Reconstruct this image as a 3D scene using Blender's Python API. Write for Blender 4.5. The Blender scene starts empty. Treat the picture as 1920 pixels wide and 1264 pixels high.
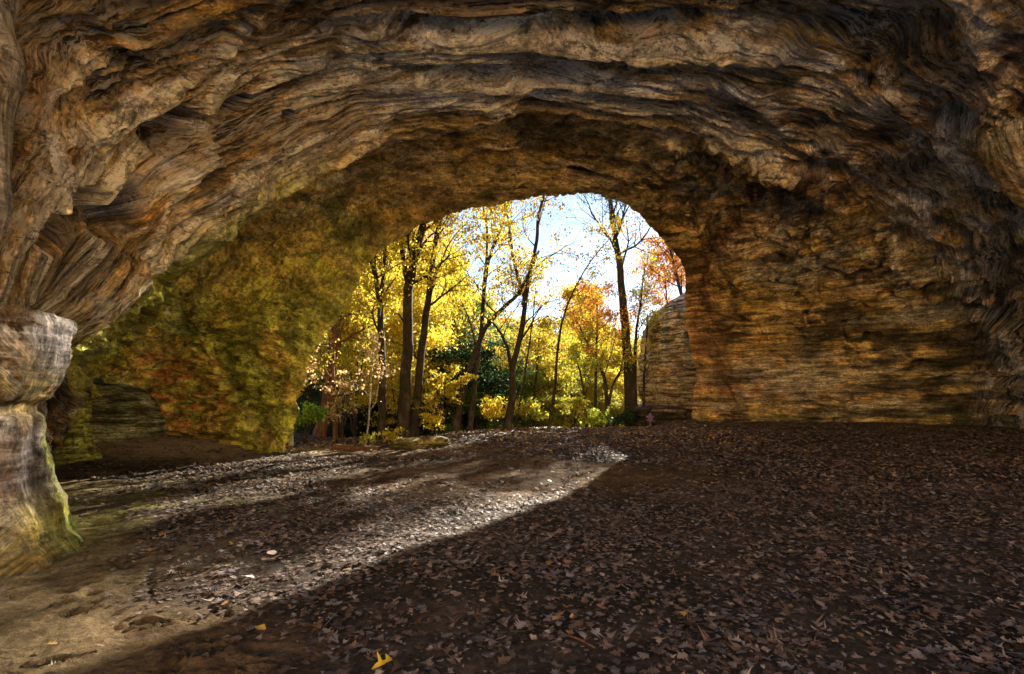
import bpy, math, random
import numpy as np
from mathutils import Vector
SC = bpy.context.scene
COL = SC.collection
rng = np.random.default_rng(7)
random.seed(7)
R = math.radians
F = 960.0; HX = 960.0; HY = 745.0; CH = 1.6          # lens and horizon as measured on the place
SUN_AZ, SUN_EL = R(25), R(24)

# ------------------------------------------------------------------ noise
_g = rng.normal(size=(256, 3)).astype(np.float32); _g /= np.linalg.norm(_g, axis=1)[:, None]
_p = np.concatenate([rng.permutation(256)] * 3).astype(np.int32)
def noise3(x, y, z):
    x, y, z = np.broadcast_arrays(np.asarray(x, np.float32), np.asarray(y, np.float32), np.asarray(z, np.float32))
    xi = np.floor(x).astype(np.int32); yi = np.floor(y).astype(np.int32); zi = np.floor(z).astype(np.int32)
    xf = x - xi; yf = y - yi; zf = z - zi
    xi &= 255; yi &= 255; zi &= 255
    u = xf*xf*xf*(xf*(xf*6-15)+10); v = yf*yf*yf*(yf*(yf*6-15)+10); w = zf*zf*zf*(zf*(zf*6-15)+10)
    r = None
    for dx in (0, 1):
        a = _p[xi+dx]; wu = u if dx else 1-u
        for dy in (0, 1):
            b = _p[a+yi+dy]; wv = v if dy else 1-v
            for dz in (0, 1):
                gi = _g[_p[b+zi+dz]]
                n = (gi[..., 0]*(xf-dx) + gi[..., 1]*(yf-dy) + gi[..., 2]*(zf-dz)) * wu*wv*(w if dz else 1-w)
                r = n if r is None else r+n
    return r*1.5
def fbm(x, y, z, o=4, gain=.5):
    r = 0; a = 1; s = 1; t = 0
    for i in range(o):
        r = r + a*noise3(x*s+i*17.3, y*s-i*9.1, z*s+i*5.7); t += a; a *= gain; s *= 2.03
    return r/t*1.4
def ridged(x, y, z, o=4, gain=.5):
    r = 0; a = 1; s = 1; t = 0
    for i in range(o):
        n = 1-np.abs(noise3(x*s+i*13.1, y*s+i*7.7, z*s-i*3.3))*2.2
        r = r + a*n*np.abs(n); t += a; a *= gain; s *= 2.07
    return np.clip(r/t, -1, 1)
def worley(x, y, seed=0):
    xi = np.floor(x).astype(np.int32); yi = np.floor(y).astype(np.int32)
    f1 = np.full(x.shape, 9., np.float32); f2 = f1.copy()
    for dx in (-1, 0, 1):
        for dy in (-1, 0, 1):
            h = _p[(_p[(xi+dx) & 255]+((yi+dy) & 255)+seed) & 255]
            px = xi+dx+.5+.42*_g[h, 0]*1.2; py = yi+dy+.5+.42*_g[h, 1]*1.2
            d = (x-px)**2+(y-py)**2
            f2 = np.minimum(f2, np.maximum(f1, d)); f1 = np.minimum(f1, d)
    return np.sqrt(f1), np.sqrt(f2)
def ss(a, b, x):
    t = np.clip((x-a)/(b-a), 0, 1); return t*t*(3-2*t)
def mixc(a, b, t):
    return a*(1-t[..., None])+np.array(b, np.float32)*t[..., None]
def gauss(x, y, cx, cy, rx, ry):
    return np.exp(-(((x-cx)/rx)**2+((y-cy)/ry)**2))
def W(px, py, d):
    return np.array([(px-HX)/F*d, d, CH-(py-HY)/F*d])

# ------------------------------------------------------------------ objects
def tag(o, label=None, cat=None, group=None, kind=None):
    if label: o['label'] = label
    if cat: o['category'] = cat
    if group: o['group'] = group
    if kind: o['kind'] = kind
    return o
def mesh(name, v, f, mat=None, parent=None, smooth=True, attrs=None, loc=None):
    """v (n,3) float, f (m,k) int array"""
    me = bpy.data.meshes.new(name)
    v = np.asarray(v, np.float32); f = np.asarray(f, np.int32)
    n, k = f.shape
    me.vertices.add(len(v)); me.vertices.foreach_set('co', v.ravel())
    me.loops.add(n*k); me.loops.foreach_set('vertex_index', f.ravel())
    me.polygons.add(n); me.polygons.foreach_set('loop_start', np.arange(0, n*k, k, dtype=np.int32))
    if attrs:
        for an, a in attrs.items():
            a = np.asarray(a, np.float32)
            if a.ndim == 1:
                at = me.attributes.new(an, 'FLOAT', 'POINT'); at.data.foreach_set('value', a)
            elif an.startswith('col'):
                at = me.attributes.new(an, 'FLOAT_COLOR', 'POINT')
                at.data.foreach_set('color', np.concatenate([a, np.ones((len(a), 1), np.float32)], 1).ravel())
            else:
                at = me.attributes.new(an, 'FLOAT_VECTOR', 'POINT'); at.data.foreach_set('vector', a.ravel())
    me.update(calc_edges=True)
    me.polygons.foreach_set('use_smooth', np.full(n, smooth))
    if mat: me.materials.append(mat)
    o = bpy.data.objects.new(name, me); COL.objects.link(o)
    if parent: o.parent = parent
    if loc is not None: o.location = loc
    return o
def empty(name, loc, label, cat, group=None):
    o = bpy.data.objects.new(name, None); COL.objects.link(o)
    o.location = loc; o.empty_display_size = .3
    return tag(o, label, cat, group)
def gridf(nv, nu, wrap=False):
    i = np.arange(nv-1)[:, None]; j = np.arange(nu if wrap else nu-1)[None, :]
    j2 = (j+1) % nu
    a = i*nu+j; b = i*nu+j2; c = (i+1)*nu+j2; d = (i+1)*nu+j
    return np.stack([a, b, c, d], -1).reshape(-1, 4)

# ------------------------------------------------------------------ materials
def newmat(name):
    m = bpy.data.materials.new(name); m.use_nodes = True
    nt = m.node_tree; nt.nodes.clear()
    return m, nt
class NB:
    def __init__(s, nt): s.nt = nt
    def n(s, t, ins=None, **kw):
        nd = s.nt.nodes.new(t)
        for k, v in kw.items(): setattr(nd, k, v)
        for k, v in (ins or {}).items():
            if isinstance(v, bpy.types.NodeSocket): s.nt.links.new(v, nd.inputs[k])
            else: nd.inputs[k].default_value = v
        return nd
    def noise(s, vec, scale, detail=4, rough=.55, dist=0.):
        ins = {'Scale': scale, 'Detail': detail, 'Roughness': rough, 'Distortion': dist}
        if vec is not None: ins['Vector'] = vec
        return s.n('ShaderNodeTexNoise', ins).outputs['Fac']
    def math(s, op, a, b=0.): return s.n('ShaderNodeMath', {0: a, 1: b}, operation=op).outputs[0]
    def ramp(s, x, a, b, lo=0., hi=1.):
        return s.n('ShaderNodeMapRange', {0: x, 1: a, 2: b, 3: lo, 4: hi}, interpolation_type='SMOOTHSTEP').outputs[0]
    def mix(s, f, a, b, blend='MIX'):
        nd = s.nt.nodes.new('ShaderNodeMix'); nd.data_type = 'RGBA'; nd.blend_type = blend
        for k, v in ((0, f), (6, a), (7, b)):
            if isinstance(v, bpy.types.NodeSocket): s.nt.links.new(v, nd.inputs[k])
            else: nd.inputs[k].default_value = (tuple(v)+(1,) if not isinstance(v, (int, float)) else v)
        return nd.outputs[2]
    def scale(s, vec, sc): return s.n('ShaderNodeVectorMath', {0: vec, 1: sc}, operation='MULTIPLY').outputs[0]
    def attr(s, name): return s.n('ShaderNodeAttribute', attribute_name=name)
    def bump(s, h, st, dist, nrm=None):
        ins = {'Height': h, 'Strength': st, 'Distance': dist}
        if nrm: ins['Normal'] = nrm
        return s.n('ShaderNodeBump', ins).outputs[0]
    def out(s, col, rough, nrm=None, spec=.3):
        ins = {'Base Color': col, 'Roughness': rough, 'Specular IOR Level': spec}
        if nrm: ins['Normal'] = nrm
        b = s.n('ShaderNodeBsdfPrincipled', ins)
        o = s.n('ShaderNodeOutputMaterial', {'Surface': b.outputs[0]}); return b

def rock_mat():
    m, nt = newmat('sandstone'); b = NB(nt)
    col = b.attr('col').outputs['Color']
    flow = b.attr('flow').outputs['Vector']
    stk = b.attr('streak').outputs['Fac']
    pos = b.n('ShaderNodeNewGeometry').outputs['Position']
    fs = b.noise(b.scale(flow, (1.3, 7., 1)), 1.4, 9, .72, .0)           # long streaks
    ff = b.noise(b.scale(flow, (5., 20., 1)), 2.0, 5, .7, .0)
    zs = b.noise(b.scale(pos, (.26, .26, 2.6)), 2.6, 12, .74, .2)      # broken bedding
    zf = b.noise(b.scale(pos, (.8, .8, 2.6)), 8., 8, .75, .1)
    ck = b.noise(b.scale(pos, (1., 1., 2.2)), 1.9, 8, .6, .6)           # cracks where this noise crosses its middle
    ckl = b.math('ABSOLUTE', b.math('SUBTRACT', ck, .5))
    crk = b.ramp(ckl, .0, .016, 0., 1.)
    gr = b.noise(pos, 16., 9, .75)
    big = b.noise(pos, 1.3, 8, .7)
    iso = b.attr('iso').outputs['Fac']
    isn = b.noise(pos, 1.9, 12, .76, .3); isf = b.noise(pos, 7., 9, .76, .2)
    zs = b.n('ShaderNodeMix', {0: iso, 2: zs, 3: isn}).outputs[0]; zf = b.n('ShaderNodeMix', {0: iso, 2: zf, 3: isf}).outputs[0]
    lf = b.n('ShaderNodeMix', {0: stk, 2: zs, 3: fs}).outputs[0]
    sf = b.n('ShaderNodeMix', {0: stk, 2: zf, 3: ff}).outputs[0]
    v1 = b.n('ShaderNodeMix', {0: iso, 2: b.ramp(lf, .39, .61, .24, 1.8), 3: b.ramp(lf, .36, .64, .5, 1.45)}).outputs[0]
    v2 = b.ramp(sf, .36, .64, .50, 1.5)
    v3 = b.ramp(gr, .3, .7, .66, 1.34)
    v4 = b.ramp(big, .38, .62, .62, 1.32)
    v = b.math('MULTIPLY', b.math('MULTIPLY', v1, v2), b.math('MULTIPLY', v3, v4))
    vv = b.n('ShaderNodeCombineXYZ', {0: v, 1: v, 2: v}).outputs[0]
    c = b.mix(1., col, vv, 'MULTIPLY')
    wr = b.n('ShaderNodeTexNoise', {'Vector': pos, 'Scale': .9, 'Detail': 4.}).outputs['Color']
    fl2 = b.n('ShaderNodeVectorMath', {0: flow, 1: b.n('ShaderNodeVectorMath', {0: wr, 1: (.5, .16, 0)}, operation='MULTIPLY').outputs[0]}, operation='ADD').outputs[0]
    va = b.noise(b.scale(fl2, (.42, 3.2, 1)), 1.5, 7, .62, .0)
    va = b.math('ABSOLUTE', b.math('SUBTRACT', va, .5)); vb_ = b.noise(b.scale(fl2, (.8, 8., 1)), 2.2, 5, .6, .0)
    vb_ = b.math('ABSOLUTE', b.math('SUBTRACT', vb_, .5))
    vein = b.math('MAXIMUM', b.ramp(va, .05, .0, 0., 1.), b.ramp(vb_, .045, .0, 0., .7))
    zone = b.ramp(b.noise(b.scale(fl2, (.25, .6, 1)), 1.2, 4, .6), .38, .60, .1, 1.)
    vm = b.math('MULTIPLY', b.math('MULTIPLY', vein, zone), stk)
    dk = b.math('MULTIPLY', b.math('MULTIPLY', b.ramp(va, .04, .16, 0., 1.), stk), .78)
    c = b.mix(dk, c, b.mix(1., c, (.24, .19, .13), 'MULTIPLY'))
    c = b.mix(b.math('MULTIPLY', vm, .95), c, (.86, .73, .56))
    hue = b.noise(pos, 2.3, 6, .65)
    c = b.mix(b.ramp(hue, .5, .68, 0, .45), c, b.mix(1., c, (1.2, .92, .55), 'MULTIPLY'))
    pits = b.ramp(b.noise(b.scale(pos, (1, 1, 1.6)), 4.5, 8, .74, .3), .56, .66, 0, .85)
    c = b.mix(pits, c, (.035, .025, .013))
    c = b.mix(b.math('MULTIPLY', b.math('SUBTRACT', 1., crk), .55), c, (.05, .035, .018))
    n0 = b.bump(crk, .7, .06)
    n1 = b.bump(lf, 1., .26, n0)
    n2 = b.bump(sf, 1., .07, n1)
    n2 = b.bump(b.math('MULTIPLY', vein, stk), .8, .08, n2)
    n3 = b.bump(gr, .9, .03, n2)
    b.out(c, .88, n3, .2)
    return m
ROCK = rock_mat()

def ground_mat():
    m, nt = newmat('cave_floor_soil'); b = NB(nt)
    col = b.attr('col').outputs['Color']
    pos = b.n('ShaderNodeNewGeometry').outputs['Position']
    n1 = b.noise(pos, 22., 8, .72); n2 = b.noise(pos, 3.5, 7, .65, .5); n3 = b.noise(pos, 80., 4, .7)
    v = b.math('MULTIPLY', b.ramp(n1, .3, .7, .6, 1.4), b.ramp(n2, .35, .65, .7, 1.3))
    vv = b.n('ShaderNodeCombineXYZ', {0: v, 1: v, 2: v}).outputs[0]
    c = b.mix(1., col, vv, 'MULTIPLY')
    nb = b.bump(n2, .9, .10); nb = b.bump(n1, 1., .035, nb); nb = b.bump(n3, .6, .004, nb)
    b.out(c, .95, nb, .1)
    return m
SOIL = ground_mat()

def leafmat(name, trans, rough=.6):
    m, nt = newmat(name); b = NB(nt)
    a = b.attr('col').outputs['Color']
    rnd = b.n('ShaderNodeObjectInfo').outputs['Random']
    k = b.ramp(rnd, 0, 1, .8, 1.2); kk = b.n('ShaderNodeCombineXYZ', {0: k, 1: k, 2: k}).outputs[0]
    a = b.mix(1., a, kk, 'MULTIPLY') if trans > 0 else a
    p = b.n('ShaderNodeBsdfPrincipled', {'Base Color': a, 'Roughness': rough, 'Specular IOR Level': .25})
    if trans > 0:
        t = b.n('ShaderNodeBsdfTranslucent', {'Color': a})
        s = b.n('ShaderNodeMixShader', {0: trans, 1: p.outputs[0], 2: t.outputs[0]})
        b.n('ShaderNodeOutputMaterial', {'Surface': s.outputs[0]})
    else:
        b.n('ShaderNodeOutputMaterial', {'Surface': p.outputs[0]})
    return m
CROWN = leafmat('autumn_leaves', .55); LITTER = leafmat('dry_leaves', 0)
def barkmat(name, c1, c2):
    m, nt = newmat(name); b = NB(nt)
    pos = b.n('ShaderNodeNewGeometry').outputs['Position']
    n = b.noise(b.scale(pos, (1, 1, .16)), 22., 6, .7, .4); n2 = b.noise(pos, 1.8, 5, .6)
    c = b.mix(b.ramp(n, .35, .65), c1, c2); c = b.mix(b.ramp(n2, .5, .7, 0, .5), c, (.14, .13, .09))
    b.out(c, .9, b.bump(n, 1., .05), .2)
    return m
BARK = barkmat('dark_bark', (.018, .013, .01), (.06, .045, .032))
REDBARK = barkmat('red_bark', (.09, .04, .022), (.22, .11, .06))
PALEBARK = barkmat('pale_bark', (.22, .18, .14), (.46, .40, .33))
def plain(name, c, rough=.8, sc=30., amt=.3):
    m, nt = newmat(name); b = NB(nt)
    n = b.noise(None, sc, 5, .6)
    c2 = b.mix(b.ramp(n, .35, .65), tuple(x*(1-amt) for x in c), tuple(min(1, x*(1+amt)) for x in c))
    b.out(c2, rough, b.bump(n, .3, .01)); return m

# ------------------------------------------------------------------ ground
def G(x, y):
    x = np.asarray(x, np.float64); y = np.asarray(y, np.float64)
    z = .22*ss(12, 19, y)*ss(-4.5, -1., x)
    z = z+.14*ss(16, 24, y)*ss(4, 9, x)*(1-ss(26, 34, y)) - .12*ss(17, 23, y)*ss(3, 7, x)*0
    z = z+.50*ss(-6.5, -12.5, x)*ss(10, 16, y)
    z = z+.9*gauss(x, y, 6.9, 28.2, 2.6, 1.7)+.3*gauss(x, y, 4.6, 27.2, 2., 1.5)
    z = z+.22*gauss(x, y, 7.0, 25.7, 2.2, 1.3)
    drop = ss(20.2, 28, y)*(1-ss(-3.5, 0, x))+ss(22.8, 31, y)*ss(-3.5, 0, x)*(1-ss(6, 9, x))
    z = z-2.6*drop*(1-ss(30, 44, y))-3.2*drop*ss(30, 44, y)
    hill = ss(34, 95, y)
    z = z+hill*(5+13*ss(8, -22, x)+2*np.sin(x*.11))
    z = z+ss(-16, -30, x)*2*ss(30, 10, y)
    z = z+ss(90, 400, y)*10
    z = z+ss(-9, -20, y)*12+ss(-20, -34, y)*5  # unseen rise added behind the camera, a sunlit slope for bounce light
    far = ss(22, 40, y)
    z = z+far*.5*np.sin(x*.35+1)*np.sin(y*.27)
    return z
def sandm(x, y):      # 1 = bare sand
    w = fbm(x*.5, y*.5, 3., 3)*1.1
    a = ss(.7, -.9, x+1.2+.95*(y-2.9)+w)*ss(14, 11, y)
    p = ss(1.25, .55, np.sqrt(((x-.4)/4.6)**2+((y-10.6)/3.0)**2)+w*.25)
    q = ss(1.2, .5, np.sqrt(((x+3.5)/5.)**2+((y-15.)/1.5)**2)+w*.2)
    r = ss(1.1, .6, np.sqrt(((x-4.6)/1.6)**2+((y-3.0)/1.3)**2)+w*.3)*.7
    t = ss(1.2, .6, np.sqrt(((x+10.)/4.2)**2+((y-14.3)/2.6)**2)+w*.25)*.85
    return np.clip(np.maximum.reduce([a, p*.85, q*.8, r, t]), 0, 1)
def axis(fine, k, lim, far, grow=1.12, lo=0.):
    xs = [lo]
    while xs[-1] < lim: xs.append(xs[-1]+max(fine, k*xs[-1]))
    st = xs[-1]-xs[-2]
    while xs[-1] < far: st *= grow; xs.append(xs[-1]+st)
    return np.array(xs)
def build_ground():
    xp = axis(.026, .0058, 30, 700)
    xs = np.concatenate([-xp[::-1][:-1], xp])
    yp = axis(.02, .0058, 34, 900, lo=2.2)
    yb = 2.2-axis(.12, .03, 14, 40)[1:][::-1]
    ys = np.concatenate([yb, yp])
    X, Y = np.meshgrid(xs, ys)
    X = X.astype(np.float32); Y = Y.astype(np.float32)
    Z = G(X, Y)
    near = (1-ss(20, 40, Y))*(1-ss(25, 50, np.abs(X)))
    s = sandm(X, Y)
    lum = fbm(X*.35, Y*.35, 1., 4)*.10
    prints = np.zeros_like(X)
    nz = (Y < 16) & (np.abs(X) < 20)
    a = X[nz]; c = Y[nz]
    wx = noise3(a*1.3, c*1.3, 4.)*.5; wy = noise3(a*1.3, c*1.3, 9.)*.5
    f1, f2 = worley((a+wx)*2.4, (c+wy)*3.4)
    pr = (-.026*ss(.42, .15, f1)+.012*ss(.34, .46, f1)*ss(.62, .48, f1))*ss(-.2, .3, noise3(a*.7, c*.7, 30.))
    pr = pr+.034*fbm(a*3., c*3., 2., 6, .62)+.022*ridged(a*2.2+wx, c*3.4, 7., 4, .6)+.008*fbm(a*14, c*14, 2., 3)
    prints[nz] = pr
    rp = np.random.default_rng(31)
    for k in range(150):
        fy = 2.5+7.5*rp.uniform()**1.3; fx = -1.4-.95*(fy-2.9)-rp.uniform(-.9, 3.0) if k < 95 else rp.uniform(-3, 4)
        if k >= 95: fy = rp.uniform(8, 13)
        ang = rp.uniform(-1.2, 1.2) if k % 2 else rp.uniform(0, 6.28)
        m = (np.abs(X-fx) < .25) & (np.abs(Y-fy) < .25)
        lx = (X[m]-fx)*math.cos(ang)-(Y[m]-fy)*math.sin(ang); ly = (X[m]-fx)*math.sin(ang)+(Y[m]-fy)*math.cos(ang)
        e = np.sqrt((lx/(.048+.012*np.cos(ly*20)))**2+(ly/.145)**2)
        prints[m] += -.026*ss(1.05, .8, e)+.016*np.exp(-((e-1.2)/.18)**2)+.006*np.sin(ly*190)*ss(.9, .7, e)
    hum = .022*fbm(X*2.2, Y*2.2, 5., 3)
    Z = Z+near*(lum+prints*(.25+.75*s)+hum*(1-s))
    # a raised sill of packed soil across the threshold, a thin furrow in the sand
    fl = np.abs((X+5.3)-np.clip(8.5-Y, 0, 4.6)*.55-.12*np.sin(Y*2.3))
    Z = Z-.03*ss(.05, .015, fl)*ss(3.6, 4.2, Y)*ss(10.5, 9.5, Y)
    n1 = fbm(X*.8, Y*.8, 11., 4)
    sand = mixc(np.broadcast_to(np.array((.125, .09, .045), np.float32), X.shape+(3,)), (.20, .145, .075), ss(-.2, .4, n1))
    pathm = ss(-4.5, -2.5, X+.2*(Y-9))[..., None]
    sand = sand*(1-pathm)+pathm*sand*np.array((.80, .68, .66), np.float32)
    hm = mixc(np.broadcast_to(np.array((.040, .031, .024), np.float32), X.shape+(3,)), (.068, .052, .040), ss(-.3, .4, n1))
    C = sand*s[..., None]+hm*(1-s[..., None])
    C = mixc(C, (.42, .34, .25), gauss(X, Y, -9.8, 14.5, 3.6, 2.2)*s*.9)  # alcove sand painted paler, standing in for light on the ground there
    gm = gauss(X, Y, -6., 7.5, 1.6, 2.6)*ss(-.5, .3, n1)       # algae bloom at the foot of the pillar
    C = mixc(C, (.20, .20, .04), np.clip(gm*.75, 0, 1))
    out = ss(18, 26, Y)
    C = mixc(C, (.12, .085, .05), out*.8)
    C = mixc(C, (.86, .62, .35), ss(-5, -9, Y))          # unseen pale bank, added behind the camera to bounce warm sunlight inside
    v = np.stack([X, Y, Z], -1).reshape(-1, 3)
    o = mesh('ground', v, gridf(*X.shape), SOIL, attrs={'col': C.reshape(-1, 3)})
    tag(o, kind='structure')
    return xs, ys, Z
GX, GY, GZ = build_ground()
def gz(x, y):
    x = np.asarray(x, float); y = np.asarray(y, float)
    i = np.clip(np.searchsorted(GX, x)-1, 0, len(GX)-2); j = np.clip(np.searchsorted(GY, y)-1, 0, len(GY)-2)
    fx = (x-GX[i])/(GX[i+1]-GX[i]); fy = (y-GY[j])/(GY[j+1]-GY[j])
    return (GZ[j, i]*(1-fx)+GZ[j, i+1]*fx)*(1-fy)+(GZ[j+1, i]*(1-fx)+GZ[j+1, i+1]*fx)*fy

# ------------------------------------------------------------------ the cave shell
def P(*a): return [W(*q) for q in a]
K0 = P((524,852,14.6),(552,725,15),(602,630,15.5),(650,560,16),(690,490,16.5),(742,443,17),(840,400,16.6),(955,374,16.4),(1080,362,16.8),(1175,380,18.2),(1245,445,20.8),(1290,505,23.6),(1294,590,25.8),(1314,700,26),(1298,802,26))
K1 = P((455,838,15.3),(490,720,15.5),(530,610,15.8),(580,520,16),(630,440,16),(700,385,16),(820,345,15.4),(950,325,15.3),(1100,318,15.8),(1220,345,17.2),(1320,410,21),(1385,490,23),(1420,590,24.6),(1430,700,25.2),(1430,803,25.4))
K2 = P((330,822,16.5),(350,700,16.5),(400,570,16),(470,460,15.5),(540,380,14.8),(640,330,14.3),(790,295,13.7),(940,275,13.8),(1100,270,14.3),(1260,300,15.8),(1400,370,19),(1490,450,21.2),(1550,560,23.3),(1570,690,24.6),(1570,803,25))
K3 = P((205,818,16.5),(215,710,16),(270,590,15.2),(350,480,14.3),(440,385,13.3),(560,300,12.7),(750,240,12.1),(930,225,12.2),(1110,225,12.6),(1300,255,14.),(1470,325,16.6),(1600,420,19),(1690,540,21.5),(1720,680,23.2),(1720,804,23.8))
K4 = P((150,850,13.6),(140,760,12.4),(128,655,8.0),(215,570,7.6),(330,462,8.0),(460,362,8.7),(680,240,9.8),(920,190,10.6),(1130,195,11.2),(1340,230,12.2),(1540,305,14.2),(1690,400,16.8),(1810,540,19.6),(1850,680,21.6),(1850,804,22.4))
K5 = P((60,875,11),(50,760,9),(30,610,6.6),(80,480,6.2),(150,350,6.3),(280,230,6.9),(560,110,7.9),(900,72,8.5),(1150,80,8.9),(1400,115,9.6),(1640,190,11.2),(1820,310,13.6),(1930,500,16.6),(1980,680,18.6),(1990,806,19.6))
K6 = P((-120,900,9),(-120,760,7),(-100,560,5.2),(-60,380,4.8),(0,200,4.9),(120,60,5.2),(450,-60,5.9),(860,-95,6.4),(1180,-95,6.6),(1480,-60,7.2),(1780,40,8.3),(2000,180,9.8),(2130,420,12.4),(2200,680,14.4),(2220,812,15.6))
K7 = [(-9.6,5.2,-.3),(-8.4,4.6,1.4),(-7.0,4,2.9),(-6.,3.2,4.),(-4.9,2.8,4.9),(-3.6,2.6,5.6),(-1.8,2.4,6.2),(0,2.4,6.5),(2,2.5,6.6),(4.5,2.8,6.8),(8,3.4,6.9),(12,4.2,6.6),(17,5.2,4.8),(20,6,2.4),(21,6.2,-.3)]
K8 = [(a-.2, b-.7, c+(.5 if c > 1 else 0)) for a, b, c in K7]
def extend(c):
    c = [np.array(p, float) for p in c]
    a = c[0].copy(); a[2] -= 1.4; b = c[-1].copy(); b[2] -= 1.4
    return np.array([a]+c+[b])
rim = extend(K0)
cen = np.array([1.5, 0, 3.])
def outer(push, dy, add):
    o = rim.copy()
    d = rim-cen; d[:, 1] = 0; d[:, 2] = np.maximum(d[:, 2], -1.2)
    n = d/np.linalg.norm(d, axis=1)[:, None]
    o = o+n*push; o[:, 1] += dy
    o[0] = o[1]+np.array([0, 0, -2.]); o[-1] = o[-2]+np.array([0, 0, -2.])
    o[:2, 2] = rim[:2, 2]; o[-2:, 2] = rim[-2:, 2]
    o[:, 1] += add
    return o
lam = np.concatenate([np.zeros(11), np.linspace(.0, .0, 6)])
KK = np.array([outer(4.2, 3.0, 0), outer(3., 2.2, 0), outer(1.6, 1.1, 0), outer(.25, .35, 0), rim]+[extend(k) for k in (K1, K2, K3, K4, K5, K6, K7, K8)])
def crom(Pn, t):
    n = len(Pn); i = np.clip(np.floor(t).astype(int), 0, n-2); f = (t-i)
    sh = (len(t),)+(1,)*(Pn.ndim-1); f = f.reshape(sh)
    p0 = Pn[np.clip(i-1, 0, n-1)]; p1 = Pn[i]; p2 = Pn[i+1]; p3 = Pn[np.clip(i+2, 0, n-1)]
    return .5*((2*p1)+(-p0+p2)*f+(2*p0-5*p1+4*p2-p3)*f*f+(-p0+3*p1-3*p2+p3)*f**3)
def seg(counts):
    t = []
    for k, c in enumerate(counts): t += list(k+np.arange(c)/c)
    return np.array(t+[len(counts)], float)
def normals(Pg):
    du = np.gradient(Pg, axis=1); dv = np.gradient(Pg, axis=0)
    n = np.cross(du, dv); n /= np.maximum(np.linalg.norm(n, axis=2), 1e-9)[..., None]
    return n
def build_cave():
    tv = seg([8, 16, 24, 22, 110, 110, 110, 110, 130, 150, 60, 20])
    tu = seg([14, 70, 80, 90, 95, 100, 110, 120, 120, 110, 105, 100, 95, 80, 70, 14])
    A = crom(crom(KK, tv).transpose(1, 0, 2), tu).transpose(1, 0, 2)      # (nv,nu,3)
    nv, nu = A.shape[:2]
    U = np.broadcast_to(tu[None, :], (nv, nu)).astype(np.float32); V = np.broadcast_to(tv[:, None], (nv, nu)).astype(np.float32)
    N = normals(A)
    if N[int(nv*.6), nu//2, 2] > 0: N = -N
    # flow coordinates in metres
    ds = np.linalg.norm(np.diff(A, axis=1), axis=2); S = np.concatenate([np.zeros((nv, 1)), np.cumsum(ds, 1)], 1)
    S = S-S[:, nu//2][:, None]
    dt = np.linalg.norm(np.diff(A, axis=0), axis=2); T = np.concatenate([np.zeros((1, nu)), np.cumsum(dt, 0)], 0)
    Sm = np.median(S[int(nv*.45):int(nv*.85)], axis=0); S = S*.45+Sm[None, :]*.55
    T = np.broadcast_to(T[:, nu//3:2*nu//3].mean(1)[:, None], T.shape)
    S = S.astype(np.float32); T = T.astype(np.float32)
    yy = np.maximum(A[..., 1], .6)
    PX = (HX+F*A[..., 0]/yy).astype(np.float32); PY = (HY-F*(A[..., 2]-CH)/yy).astype(np.float32)   # bearing and height as sighted from the middle of the floor
    x, y, z = [A[..., k].astype(np.float32) for k in range(3)]
    # masks
    front = ss(8.3, 7.3, V)                       # between rim and the inner lip
    left = ss(7.2, 5.6, U); right = ss(9.0, 11.0, U)
    rightwall_gain = .30
    wl = ss(5.2, 3.6, z+.5*noise3(x*.3, y*.3, 1.))
    wall = np.clip(np.maximum(wl*front, right*ss(8.5, 5.5, z)*ss(9.4, 8.2, V)), 0, 1)
    inner = ss(7.6, 8.2, V)                       # near streaky vault
    rimf = ss(3.6, 5.0, V)
    # relief
    wx = fbm(x*.35, y*.35, z*.35, 3); wy = fbm(x*.35+50, y*.35, z*.35, 3)
    big = fbm(x*.22, y*.22, z*.3, 3)*(.55-.33*inner)
    S = S+.9*wx; T = T+.30*wy+.05*noise3(S*.9, T*.9, 3.)
    s1 = S*.07; t1 = T*.75
    rA = ridged(s1, t1, 0.3, 3)
    rB = ridged(S*.20, T*2.2, 4.1, 4, .6)
    rC = ridged(S*.55, T*7.0, 8.7, 4, .65)
    f1, f2 = worley(S*.42+wx*.6+.2*rA, T*.75+wy*.7)
    net = f2-f1
    gate = ss(-.1, .3, noise3(S*.13+3, T*.22, 5.)+.42*left*inner-.3*right)
    pock = ss(.10, .42, net)*gate
    g1, g2 = worley(S*1.5+wx*2.5, T*2.2+wy*2.5+3, 40)
    pock2 = ss(.06, .4, g2-g1)*ss(0, .3, noise3(S*.3+9, T*.45, 2.)+.2*left*inner)
    strat = fbm(x*.16, y*.16, z*2.1+wx*1.2, 4, .55)
    stratf = ridged(x*.5, y*.5, z*5.5+wx*2, 4, .6)
    blk1, blk2 = worley(x*.75+y*.5+wx*1.5+z*.3, z*.9+wy*1.2+x*.12, 90)
    blk = ss(.04, .3, blk2-blk1)*1.0
    lump = fbm(x*.9, y*.9, z*1.2, 4, .55)
    n_z = noise3(S*.16, T*.5, 40.)
    D = big*rimf
    D += inner*(rA*.20-(.05+.10*left)*pock-.03*pock2+rB*.17*(.5+.8*ss(-.3, .4, n_z))+rC*.075)
    mid = (1-inner)*(1-wall)*rimf
    D += mid*(rA*.20+rB*.12+rC*.045-.12*pock+lump*.24-.06*pock2)
    D += mid*right*(blk*.34)
    D += wall*rimf*(strat*.55+stratf*.17+lump*.22+blk*.16*(1-right*.2)+fbm(x*3, y*3, z*7, 3)*.05)
    # broken ledges: each bed steps out over the one below it
    bz = z*.95+.5*fbm(x*.22, y*.22, z*.25+3, 3)+.035*x
    fr = bz-np.floor(bz); D += wall*rimf*.46*(ss(.0, .12, fr)*(1-fr*.75)-.45)*ss(-.45, .15, noise3(x*.25, y*.25, np.floor(bz)*3.1))
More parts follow.
